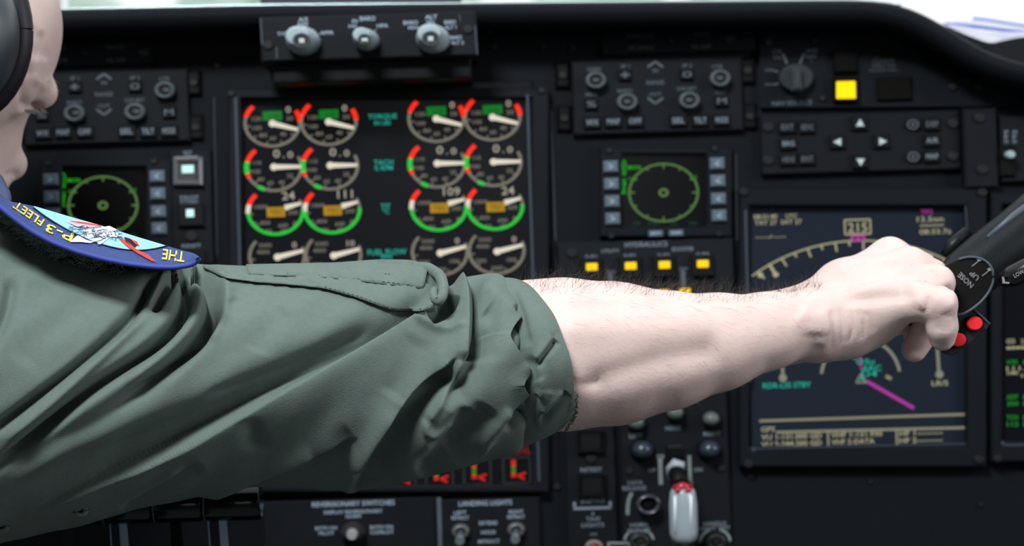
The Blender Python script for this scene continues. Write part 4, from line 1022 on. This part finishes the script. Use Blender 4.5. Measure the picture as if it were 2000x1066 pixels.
# ------------------------------------------------------------------ flight suit: one sculpted sleeve and shoulder
FAB = mat('sage_green_cloth', (0.112, 0.141, 0.130, 1), 0.85, 0.15, noise=0.12, nscale=300, bump=0.35, bscale=1500)
FAB.node_tree.nodes['Principled BSDF'].inputs['Sheen Weight'].default_value = 0.04
FAB.node_tree.nodes['Principled BSDF'].inputs['Sheen Roughness'].default_value = 0.5
FAB.node_tree.nodes['Principled BSDF'].inputs['Sheen Tint'].default_value = (.75, 1.0, .92, 1)
def catmull(A, n):
    A = np.array(A, float); m = len(A); t = np.linspace(0, m - 1, n); i = np.clip(t.astype(int), 0, m - 2); f = (t - i)[:, None]
    p0 = A[np.clip(i - 1, 0, m - 1)]; p1 = A[i]; p2 = A[i + 1]; p3 = A[np.clip(i + 2, 0, m - 1)]
    return .5 * (2 * p1 + (p2 - p0) * f + (2 * p0 - 5 * p1 + 4 * p2 - p3) * f * f + (3 * p1 - p0 - 3 * p2 + p3) * f ** 3)
def tube_grid(secs, nu, nth, pw=1.0):
    G = catmull(secs, nu)                                       # Tx Ty Bx By depth radius bow
    th = np.linspace(0, 2 * np.pi, nth, endpoint=False); c, s = np.cos(th), np.sin(th)
    c2 = np.sign(c) * np.abs(c) ** pw; s2 = np.sign(s) * np.abs(s) ** pw
    T, B, dc, rd, bow = G[:, None, 0:2], G[:, None, 2:4], G[:, 4:5], G[:, 5:6], G[:, 6:7]
    XY = (T + B) / 2 + (T - B) / 2 * c2[None, :, None]
    X = XY[..., 0] + bow * s[None, :]; Y = XY[..., 1]; Dp = dc - rd * s2[None, :]
    return X, Y, Dp, np.broadcast_to(s[None, :], X.shape)
def toW(X, Y, Dp):
    rx = (X - 1000) / FP; ry = (533 - Y) / FP
    return CAMN + Dp[..., None] * (np.array(FW) + rx[..., None] * RXn + ry[..., None] * UPn)
def grid_normals(Pg):
    du = np.gradient(Pg, axis=0); dv = (np.roll(Pg, -1, 1) - np.roll(Pg, 1, 1)) / 2
    n = np.cross(dv, du); n /= np.linalg.norm(n, axis=2, keepdims=True) + 1e-12
    return n
def grid_mesh(name, Pg, matl, parent, close=True, cap=(False, False)):
    nu, nt_ = Pg.shape[:2]; V = Pg.reshape(-1, 3)
    i = np.arange(nu - 1)[:, None]; j = np.arange(nt_ if close else nt_ - 1)[None, :]; j2 = (j + 1) % nt_
    F = np.stack([i * nt_ + j, i * nt_ + j2, (i + 1) * nt_ + j2, (i + 1) * nt_ + j], -1).reshape(-1, 4)
    me = bpy.data.meshes.new(name); me.vertices.add(len(V)); me.vertices.foreach_set('co', V.ravel())
    me.loops.add(F.size); me.loops.foreach_set('vertex_index', F.ravel().astype(np.int32))
    me.polygons.add(len(F)); me.polygons.foreach_set('loop_start', np.arange(0, F.size, 4, dtype=np.int32))
    me.polygons.foreach_set('use_smooth', np.ones(len(F), bool)); me.update(calc_edges=True)
    me.materials.append(matl)
    o = bpy.data.objects.new(name, me); COL.objects.link(o)
    if parent: o.parent = parent
    ORG[o.name] = Vector((0, 0, 0))
    return o
SL = [(-420, 300, -420, 1500, .97, .115, 0), (-250, 315, -300, 1290, .96, .105, 0), (-120, 345, -140, 1120, .955, .092, 0), (0, 402, -10, 1068, .95, .082, 0), (200, 478, 150, 1026, .945, .074, 0), (390, 514, 300, 988, .948, .068, 4), (565, 517, 430, 966, .952, .065, 8),
      (740, 512, 560, 950, .956, .062, 14), (826, 520, 690, 960, .958, .060, 16), (872, 560, 800, 938, .960, .060, 18), (905, 541, 880, 922, .963, .062, 22), (945, 534, 960, 902, .965, .060, 26), (975, 537, 1005, 886, .967, .056, 26), (990, 548, 1018, 872, .968, .050, 22)]
X, Y, Dp, Sn = tube_grid(SL, 760, 460)
Pg = toW(X, Y, Dp); Ng = grid_normals(Pg)
if (Ng[:, 115, 1]).mean() > 0: Ng = -Ng
FS = [
 ('s', [(884, 590), (860, 604), (822, 617), (740, 667), (653, 715), (570, 763), (494, 806), (400, 857), (322, 898), (196, 950), (84, 996), (-40, 1030)], -8, 40, 22, 46, .06, .5),
 ('v', [(860, 588), (780, 628), (700, 660), (600, 712), (480, 775), (393, 818), (290, 866), (140, 930), (0, 975)], 10, 28, 0, 0, .2, .2),
 ('v', [(740, 616), (700, 640), (620, 682), (540, 724), (447, 763), (393, 782)], 5, 11),
 ('v', [(383, 514), (402, 533), (418, 558), (421, 590), (413, 620), (394, 655), (368, 685), (318, 730), (255, 775), (190, 815)], 32, 13, 0, 0, .0, .55),
 ('r', [(430, 535), (442, 575), (434, 622), (407, 668)], 6, 12),
 ('v', [(362, 520), (369, 555), (366, 592), (350, 625), (297, 680), (228, 728), (159, 776), (80, 845), (0, 908), (-80, 960)], 26, 11, 0, 0, .0, .4),
 ('r', [(392, 540), (395, 590), (378, 640), (322, 695), (242, 755)], 6, 11),
 ('v', [(300, 528), (290, 556), (265, 606), (212, 659), (133, 728), (53, 792), (-10, 842), (-90, 900)], 13, 10, 0, 0, .05, .3),
 ('r', [(300, 608), (212, 688), (106, 786), (0, 868)], 7, 8),
 ('v', [(345, 524), (330, 550), (314, 578), (297, 610)], 22, 8, 0, 0, .0, .2),
 ('r', [(325, 525), (308, 560), (290, 604)], 5, 7),
 ('v', [(24, 535), (20, 575), (0, 640), (-40, 700)], 9, 13),
 ('v', [(330, 720), (250, 790), (120, 860), (0, 920)], 5, 22),
 ('v', [(160, 560), (110, 640), (40, 720)], 2.5, 30),
 ('v', [(360, 600), (460, 590), (560, 570)], 2.0, 25),
 ('r', [(470, 538), (442, 570), (455, 590)], 5, 14),
 ('v', [(560, 600), (520, 640), (500, 690)], 2.5, 22),
 ('r', [(364, 908), (280, 955), (224, 986), (150, 1012)], 6, 7),
 ('v', [(400, 905), (300, 960), (235, 1000)], 5, 14),
 ('s', [(380, 980), (440, 957), (494, 935), (588, 894), (650, 868), (702, 850)], -3, 20, 9, 45, .15, .2),
 ('v', [(488, 815), (496, 850), (500, 890)], 4, 20, 0, 0, .3, .3), ('v', [(600, 890), (650, 866), (690, 845)], 3, 18),
 ('s', [(902, 534), (911, 560), (914, 590), (911, 640), (906, 706)], 8, 26, 20, 34, .06, .12),
 ('v', [(924, 600), (938, 640), (936, 672), (918, 724), (897, 765), (876, 806)], 15, 24, 0, 0, .25, .2),
 ('s', [(894, 697), (850, 716), (808, 750), (758, 818), (712, 884), (688, 930)], 3, 30, 16, 52, .12, .1),
 ('v', [(885, 712), (850, 752), (822, 792), (788, 842), (756, 898), (728, 940), (714, 968)], 12, 24, 0, 0, .12, .02),
 ('r', [(912, 690), (893, 735), (870, 776), (844, 812), (829, 832)], 9, 10),
 ('r', [(830, 822), (832, 845), (848, 854), (868, 846), (890, 828)], 7, 9),
 ('r', [(775, 790), (738, 838), (708, 885), (690, 925), (680, 968)], 8, 17, 0, 0, .2, .0),
 ('v', [(925, 800), (900, 836), (868, 880), (815, 925)], 9, 20),
 ('r', [(850, 865), (810, 905), (770, 940)], 5, 18),
 ('v', [(958, 792), (935, 826), (905, 862), (876, 896)], 9, 18, 0, 0, .15, .2),
 ('r', [(1005, 800), (978, 828), (954, 856), (944, 878), (956, 886)], 8, 12),
 ('v', [(1030, 798), (1008, 818), (984, 842)], 9, 9, 0, 0, .05, .25),
 ('s', [(1014, 610), (996, 634), (985, 657), (998, 684), (1018, 712), (1030, 724)], 4, 22, 14, 16, .08, .1),
 ('v', [(950, 585), (966, 612), (960, 645)], 7, 18), ('r', [(930, 548), (966, 566), (992, 590), (1006, 610)], 6, 14),
 ('s', [(1030, 724), (1018, 738), (1012, 754), (1022, 772), (1030, 780)], 3, 14, 11, 10, .1, .1),
 ('v', [(836, 634), (858, 622), (874, 602), (884, 580)], 19, 9, 0, 0, .1, .05), ('r', [(806, 628), (830, 641), (860, 648), (888, 645), (906, 632)], 6, 6),
 ('r', [(815, 606), (845, 588), (872, 572)], 6, 10, 0, 0, .3, .1),
 ('v', [(820, 660), (790, 730), (760, 780)], 3, 25),
]
wn = smooth01((Sn + .12) / .35)
SHX, SHY = np.zeros(X.shape), np.zeros(X.shape)
disp = 2.2 * strokes(X, Y, [(s_[0], s_[1], s_[2] * (.62 if s_[0] == 'r' else 1.0)) + tuple(s_[3:]) for s_ in FS], (SHX, SHY, 11.0)) * wn
rng = np.random.RandomState(4)
for k in range(10):                                            # gentle uneven sag of the cloth
    a = rng.uniform(.3, 1.1); L = rng.uniform(70, 240); q = rng.uniform(0, 6.28)
    disp += .75 * np.sin((X * math.cos(a) + Y * math.sin(a)) * 2 * math.pi / L + q + 1.2 * np.sin(Y / 150 + q))
Pg = toW(X + SHX * wn, Y + SHY * wn, Dp) + Ng * (disp * Dp / FP)[..., None]
# turn the sleeve end inwards so the roll has depth
endr = [Pg[-1]]
cen = Pg[-1].mean(0)
for s_, dx in ((.93, -.002), (.86, -.008), (.84, -.016)): endr.append(cen + (Pg[-1] - cen) * s_ + np.array([dx, 0, 0]))
Pg2 = np.concatenate([Pg, np.stack(endr[1:])], 0)
suit = grid_mesh('flight_suit', Pg2, FAB, person)
suit['label'] = 'sage green flight suit with a rolled-up sleeve'
# depth of the cloth at a pixel, used to lay seams, pocket and patch on it
SX, SY, SD = project(Pg.reshape(-1, 3)); frontm = (Sn.reshape(-1) > -.25)
gx0, gy0, st_ = -300, 330, 3.0; NXg, NYg = 460, 300
DG = np.full((NYg, NXg), 9.0)
ix = ((SX - gx0) / st_).astype(int); iy = ((SY - gy0) / st_).astype(int); okm = frontm & (ix >= 0) & (ix < NXg) & (iy >= 0) & (iy < NYg)
np.minimum.at(DG, (iy[okm], ix[okm]), SD[okm])
for _ in range(14):
    Q = DG.copy(); em = DG > 8
    for sy, sx in ((0, 1), (0, -1), (1, 0), (-1, 0)): Q = np.where(em, np.minimum(Q, np.roll(np.roll(DG, sy, 0), sx, 1)), Q)
    DG = Q
def cloth_depth(x, y):
    return float(DG[min(max(int((y - gy0) / st_), 0), NYg - 1), min(max(int((x - gx0) / st_), 0), NXg - 1)])
def on_cloth(x, y, lift=0.0): return W(x, y, cloth_depth(x, y) - lift)

# shoulders and chest of the suit, outside the frame
b = MB(); b.tube([W(-260, 330, 1.06), W(-350, 520, .98), W(-400, 900, .96), W(-400, 1300, .96), W(-390, 1650, .98)], [.045, .11, .135, .13, .12], 36); part('suit_body', b, FAB, suit)

# rolled cuff
CU = [(955, 540, 995, 884, .966, .046, 30), (985, 541, 1020, 872, .966, .056, 40), (1000, 543, 1045, 862, .967, .0575, 50), (1008, 546, 1068, 851, .968, .056, 57), (1012, 549, 1084, 842, .969, .054, 61), (1013, 552, 1087, 839, .969, .0525, 62), (1008, 556, 1082, 836, .969, .0505, 61), (990, 556, 1050, 840, .968, .050, 55), (960, 556, 1010, 845, .967, .050, 45)]
Xc, Yc, Dc, Sc = tube_grid(CU, 150, 360)
Pc = toW(Xc, Yc, Dc); Nc = grid_normals(Pc)
if Nc[60, 90, 1] > 0: Nc = -Nc
CS = [('v', [(1088, 664), (1070, 688), (1052, 712), (1040, 722)], 12, 6, 0, 0, .02, .3), ('r', [(1080, 655), (1060, 685), (1044, 705)], 5, 8), ('v', [(1110, 768), (1090, 790), (1066, 815), (1050, 832)], 11, 6, 0, 0, .02, .3), ('r', [(1104, 765), (1080, 790), (1058, 812)], 5, 8),
      ('v', [(1030, 690), (1044, 735), (1046, 790), (1036, 845)], 9, 11), ('v', [(1000, 560), (1020, 620), (1032, 680)], 7, 10), ('r', [(1040, 600), (1070, 650), (1080, 660)], 3, 14), ('r', [(1050, 740), (1060, 760), (1052, 780)], 5, 12), ('v', [(1060, 700), (1075, 740), (1070, 770)], 4, 14)]
dc_ = strokes(Xc, Yc, CS) * smooth01((Sc + .1) / .3)
inner = np.linspace(0, 1, 150)[:, None] > .66
dc_ = np.where(inner, 0, dc_) + 1.0 * np.sin(Yc / 17 + Xc / 23)
Pc = Pc + Nc * (dc_ * Dc / FP)[..., None]
cuff = grid_mesh('rolled_cuff', Pc, FAB, suit)
# frayed overlock edge along the lower rim of the cuff
b = MB(); rnd = random.Random(9)
ej = np.argmin(np.abs(np.linspace(0, 1, 150) - .56)); row = Pc[ej]
jj = [j for j in range(360) if 118 < j < 176]
pts = [Vector(row[j]) + Vector((.0006, -.0012, -.0004)) for j in jj]
for k in range(0, len(pts) - 2, 1):
    q = pts[k]; b.tube([q + Vector((rnd.uniform(-.0012, .0012), -.0004, rnd.uniform(-.001, .001))), q + Vector((rnd.uniform(0, .002), -.0012, rnd.uniform(-.0008, .0012))), pts[k + 1] + Vector((rnd.uniform(-.001, .001), 0, rnd.uniform(-.001, .001)))], .0002, 5, False)
part('frayed_hem', b, mat('dark_green_thread', (.09, .13, .11, 1), .9, .1), cuff, kind='stuff')

# pen pocket on the upper sleeve
def strip(name, topc, botc, n, lift, th, matl, parent, rows=8, wav=0.0):
    A = dense(topc, n); Bc = dense(botc, n); b = MB(); vs = []
    for lay in (0, 1):
        for i in range(n):
            for r in range(rows):
                f = r / (rows - 1); x = A[i][0] + (Bc[i][0] - A[i][0]) * f; y = A[i][1] + (Bc[i][1] - A[i][1]) * f
                d = cloth_depth(x, y + 2)
                bul = lift * (math.sin(math.pi * min(1, f * 1.0)) * .6 + .5) + wav * (math.sin(i * .55) + math.sin(i * .23 + 1)) * math.sin(math.pi * f)
                vs.append(W(x, y, d - bul - (th if lay == 0 else -th * 1.5)))
    fs = []; o = n * rows
    for i in range(n - 1):
        for r in range(rows - 1):
            q = i * rows + r; fs.append([q, q + 1, q + rows + 1, q + rows]); fs.append([o + q, o + q + rows, o + q + rows + 1, o + q + 1])
    for i in range(n - 1):
        for r in (0, rows - 1):
            q = i * rows + r; fs.append([q, q + rows, o + q + rows, o + q] if r == 0 else [q, o + q, o + q + rows, q + rows])
    for r in range(rows - 1):
        for i in (0, n - 1):
            q = i * rows + r; fs.append([q, o + q, o + q + 1, q + 1] if i == 0 else [q, q + 1, o + q + 1, o + q])
    b.add(vs, fs, True)
    return part(name, b, matl, parent)
pk = strip('pen_pocket', [(395, 517), (480, 520), (560, 520), (660, 524), (740, 530), (800, 540), (866, 566)], [(398, 524), (440, 543), (500, 551), (555, 555), (634, 563), (700, 582), (766, 607), (850, 608)], 60, .0018, .0012, FAB, suit, 10, .0006)
fl = strip('pocket_flap', [(480, 516), (570, 514), (660, 512), (740, 506), (800, 507), (838, 516)], [(486, 536), (560, 539), (640, 543), (700, 549), (760, 556), (826, 564)], 56, .0034, .0012, FAB, pk, 8, .0008)
b = MB()
lp = [(806, 524), (836, 524), (860, 538), (867, 560), (864, 582), (854, 592), (846, 580), (848, 566)]
LP = dense(lp, 30)
b.tube([W(x, y, .948 - .040 * smooth01((y - 512) / 75)) for x, y in LP], [14 * .92 / FP * (1 - .45 * i / 29) for i in range(30)], 14); part('pocket_loop', b, FAB, pk)
THR = mat('dark_stitching', (.035, .05, .043, 1), .9, .1)
b = MB()
for P_, a0, a1 in (([(634, 560), (700, 578), (766, 603), (850, 603)], 0, 1), ([(560, 534), (640, 538), (700, 544), (800, 556)], 0, 1), ([(660, 530), (740, 533), (820, 540)], 0, 1)):
    Q = dense(P_, 50)
    for k in range(0, 49, 2): b.tube([on_cloth(*Q[k], .0042), on_cloth(*Q[k + 1], .0042)], .00016, 4, False)
part('stitching', b, THR, pk, kind='stuff')
# eyelets near the lower edge
for x, y in ((158, 998), (4, 1029)):
    b = MB(); n = 16; R = 11 * .9 / FP; c = on_cloth(x, y, .0002)
    ringp = [c + Vector((R * 1.05 * math.cos(2 * math.pi * k / n), 0, R * .62 * math.sin(2 * math.pi * k / n) + R * .2 * math.cos(2 * math.pi * k / n))) for k in range(n + 1)]
    b.tube(ringp, [.0011 + .0004 * ((k * 7) % 3) / 2 for k in range(n + 1)], 6, False); e_ = part('eyelet', b, FAB, suit)
    b = MB(); b.tube([c + Vector((0, -.0007, 0)), c + Vector((0, .0006, 0))], [R * .62, R * .62], 12, True, 1, .65); part('eyelet_hole', b, mat('dark_hole', (.004, .005, .005, 1), .9, .05), e_)

# round embroidered patch standing off the shoulder
NAVY = mat('navy_blue_embroidery', (.034, .055, .17, 1), .7, .2, noise=.35, nscale=500, bump=.4, bscale=1200)
SKYB = mat('light_blue_embroidery', (.25, .52, .70, 1), .75, .2, noise=.15, nscale=500, bump=.4, bscale=1200)
YEL = mat('yellow_embroidery', (.72, .55, .09, 1), .7, .2, noise=.2, nscale=600)
BLKT = mat('black_outline_thread', (.012, .014, .03, 1), .8, .1)
near = dense([(-70, 352), (-20, 388), (0, 404), (30, 428), (60, 450), (100, 472), (150, 491), (200, 505), (250, 515), (300, 521), (340, 522), (370, 518), (386, 511), (389, 503)], 80)
far = dense([(-60, 318), (0, 378), (14, 392), (66, 402), (130, 421), (200, 441), (260, 460), (310, 475), (340, 484), (362, 490), (380, 494), (389, 501)], 80)
def patch_pt(i, f, lift=0.0):                                   # i along, f 0 near rim .. 1 far rim
    i0 = min(int(i), 78); t = i - i0; a = near[i0] * (1 - t) + near[i0 + 1] * t; b_ = far[i0] * (1 - t) + far[i0 + 1] * t
    x, y = a + (b_ - a) * f
    wdt = math.hypot(*(b_ - a)); dn = .872 + .0 * i
    d = dn + f * .055 * min(1, wdt / 70) - .006 * math.sin(math.pi * f)
    return W(x, y - lift * FP / .9, d - lift * .2)
pt = MB()
vs = []; fs = []; R_ = 16
for lay in (0, 1):
    for i in range(80):
        for r in range(R_): vs.append(patch_pt(i, r / (R_ - 1), -.0012 if lay else 0))
o = 80 * R_
for i in range(79):
    for r in range(R_ - 1):
        q = i * R_ + r; fs.append([q, q + R_, q + R_ + 1, q + 1]); fs.append([o + q, o + q + 1, o + q + R_ + 1, o + q + R_])
    q = i * R_; fs.append([q, o + q, o + q + R_, q + R_]); q += R_ - 1; fs.append([q, q + R_, o + q + R_, o + q])
for r in range(R_ - 1):
    fs.append([r, r + 1, o + r + 1, o + r]); q = 79 * R_ + r; fs.append([q, o + q, o + q + 1, q + 1])
pt.add(vs, fs, True)
patch = part('shoulder_patch', pt, NAVY, suit, label='round navy patch with yellow lettering and a grey aircraft')
b = MB(); b.tube([patch_pt(i, 0, 0) for i in range(2, 80)], .00125, 8); part('patch_rim', b, mat('bright_navy_rim', (.035, .05, .26, 1), .6, .25), patch)
def pinv(x, y):                                                 # pixel -> patch coordinates
    best = None
    for i in range(79):
        a, c = near[i], far[i]; v = c - a; L = v @ v
        f = ((x - a[0]) * v[0] + (y - a[1]) * v[1]) / L; q = a + v * f; e_ = math.hypot(q[0] - x, q[1] - y)
        if best is None or e_ < best[0]: best = (e_, i, f)
    return best[1], min(max(best[2], 0), 1)
def ppx(x, y, lift=.0004):
    i, f = pinv(x, y)
    wdt = math.hypot(*(far[i] - near[i])); d = .872 + f * .055 * min(1, wdt / 70) - .006 * math.sin(math.pi * f)
    return W(x, y - lift * 1500, d - lift * .8)
def ppoly(pts, matl, name, lift, parent=None):
    b = MB(); b.add([ppx(x, y, lift) for x, y in pts], [list(range(len(pts)))]); return part(name, b, matl, parent or patch)
mid = dense([(66, 407), (84, 421), (104, 434), (140, 455), (180, 473), (215, 483), (245, 489), (280, 490), (308, 486), (326, 481)], 40)
farm = [far[int(round(k))] for k in np.linspace(0, 79, 80)]
def far_y(x): return float(np.interp(x, far[:, 0], far[:, 1]))
b = MB(); vs = []; fs = []
for x, y in mid:
    for r in range(6):
        f = r / 5; vs.append(ppx(x, y + (far_y(x) + .6 - y) * f, .0004))
for i in range(39):
    for r in range(5): q = i * 6 + r; fs.append([q, q + 6, q + 7, q + 1])
b.add(vs, fs, True); sky_ = part('patch_centre', b, SKYB, patch, label='light blue centre of the patch')
b = MB(); b.tube([ppx(x, y, .0006) for x, y in mid], .00045, 6, False); part('centre_outline', b, BLKT, patch)
def ptext(s, x, y, h, w, rot):
    b = MB(); b.text(s, x, y, h, 0, w, rot, lambda X_, Y_: ppx(X_, Y_, .0009)); part('patch_lettering', b, YEL, patch)
ptext('FLEET', 56, 418, 15, 66, 180 - 34); ptext('P-3', 116, 455, 17, 56, 180 - 22); ptext('THE', 339, 500, 20, 44, 180 - 8)
# embroidered aircraft
GR = mat('grey_white_embroidery', (.52, .53, .60, 1), .75, .2, noise=.5, nscale=900); REDT = mat('red_embroidery', (.62, .045, .03, 1), .7, .2, noise=.2, nscale=600)
ppoly([(136, 474), (150, 462), (170, 456), (190, 450), (214, 452), (236, 458), (238, 466), (214, 464), (196, 470), (176, 476), (158, 474)], GR, 'aircraft_body', .0011)
ppoly([(172, 466), (208, 455), (226, 457), (196, 479), (190, 478), (214, 461)], mat('pale_wing_thread', (.66, .68, .76, 1), .75, .2), 'aircraft_wing', .0014)
ppoly([(160, 452), (196, 446), (214, 443), (232, 452), (200, 455), (172, 458)], GR, 'aircraft_wing', .0014)
ppoly([(128, 434), (148, 432), (176, 436), (200, 443), (178, 446), (150, 444)], mat('pink_embroidery', (.62, .35, .45, 1), .75, .2, noise=.4, nscale=700), 'cloud_swirl', .0011)
ppoly([(134, 433), (160, 435), (198, 442), (196, 444), (160, 439)], REDT, 'red_streak', .0014)
ppoly([(234, 470), (244, 469), (266, 488), (290, 500), (304, 513), (296, 511), (270, 497), (250, 484)], REDT, 'red_spike', .0013)
ppoly([(242, 464), (256, 468), (268, 480), (262, 486), (246, 474)], BLKT, 'dark_spike', .0012); ppoly([(254, 468), (268, 474), (272, 482), (264, 478)], REDT, 'red_spike', .0016)
b = MB()
for k in range(90):
    x = 140 + rnd.uniform(0, 95); y = 446 + (x - 140) * .12 + rnd.uniform(-4, 14)
    b.tube([ppx(x, y, .0016), ppx(x + rnd.uniform(-7, 9), y + rnd.uniform(-3, 4), .0018)], .00022, 4, False)
part('aircraft_stitches', b, mat('slate_thread', (.13, .14, .2, 1), .8, .1), patch, kind='stuff')
# dark fuzzy hook-and-loop backing below the patch
b = MB(); vs = []; fs = []
nb = [near[i] for i in range(4, 74)]; off = [12 + 14 * math.sin(math.pi * min(1, k / 60)) for k in range(70)]
for k, (x, y) in enumerate(nb):
    yy = y + off[k] * (1 if k < 45 else max(.15, 1 - (k - 45) / 25))
    vs += [W(x, y - 2, .879), W(x - 2, yy * .5 + y * .5, cloth_depth(x, max(yy, 400)) - .004), W(x - 3, yy, cloth_depth(x - 3, max(yy, 400)) - .0008), W(x - 3, yy + 3, cloth_depth(x - 3, max(yy, 400)) + .002)]
for k in range(69):
    for r in range(3): q = k * 4 + r; fs.append([q, q + 4, q + 5, q + 1])
b.add(vs, fs, True); bkg = part('patch_backing', b, mat('dark_green_loop_tape', (.022, .036, .030, 1), .95, .05, noise=.5, nscale=500, bump=1.0, bscale=500), suit)
b = MB()
for k in range(900):
    i = int(rnd.triangular(4, 60, 10)); x, y = near[i]; o_ = off[max(0, min(69, i - 4))]; t = rnd.random()
    x += rnd.uniform(-6, 6); yy = y + 3 + o_ * t
    q = W(x, yy, .878 + (cloth_depth(x, max(yy, 400)) - .003 - .878) * t)
    b.tube([q, q + Vector((rnd.uniform(-.002, .002), -.0016, rnd.uniform(-.001, .002))), q + Vector((rnd.uniform(-.003, .003), -.0006, rnd.uniform(-.0015, .0015)))], .00017, 3, False)
part('loop_fuzz', b, mat('grey_green_fuzz', (.16, .22, .19, 1), .9, .1), bkg, kind='stuff')
# blue-white collar corner at the neck
b = MB(); b.tube([W(-60, 330, 1.0), W(-20, 362, .985), W(4, 385, .97), (W(14, 400, .955))], [.010, .008, .005, .002], 10); part('collar', b, mat('slate_blue_collar', (.05, .065, .13, 1), .8, .15), suit)

# ------------------------------------------------------------------ headset over the ear
hs = thing('headset', 'black headset ear cup over the ear at the left edge', 'headset', W(-40, 90, HD - .08))
b = MB()
def ellipsoid(b, c, rx, ry, rz, n=18, m_=28):
    vs = []; fs = []
    for i in range(n):
        th = math.pi * (i + .5) / n
        for j in range(m_):
            ph = 2 * math.pi * j / m_; vs.append((c[0] + rx * math.sin(th) * math.cos(ph), c[1] + ry * math.sin(th) * math.sin(ph), c[2] + rz * math.cos(th)))
    for i in range(n - 1):
        for j in range(m_): fs.append([i * m_ + j, i * m_ + m_ + j, i * m_ + m_ + (j + 1) % m_, i * m_ + (j + 1) % m_])
    fs += [list(range(m_)), [(n - 1) * m_ + j for j in reversed(range(m_))]]
    b.add(vs, fs, True)
k_ = (HD - .09) / FP
ellipsoid(b, W(-78, 62, HD - .098), 112 * k_, .030, 152 * k_); cup = part('ear_cup', b, mat('gloss_black_ear_cup', (.022, .032, .040, 1), .38, 1.0), hs)
b = MB(); c = W(-78, 62, HD - .080)
b.tube([c + Vector((116 * k_ * math.cos(2 * math.pi * q / 40), 0, 158 * k_ * math.sin(2 * math.pi * q / 40))) for q in range(41)], .0075, 10, False); part('ear_cushion', b, mat('purple_black_cushion', (.010, .008, .014, 1), .5, .3), hs)
b = MB(); b.tube([W(-78, -90, HD - .09), W(-100, -230, HD - .07), W(-130, -310, HD), W(-150, -240, HD + .09)], .006, 10); part('head_band', b, KB, hs)
b = MB(); b.tube([W(8, -30, HD - .078), W(22, 2, HD - .074), W(33, 14, HD - .070), W(35, 24, HD - .066), (W(32, 34, HD - .066))], .0010, 8); part('temple_wire', b, mat('dark_wire', (.012, .010, .02, 1), .4, .4), hs)
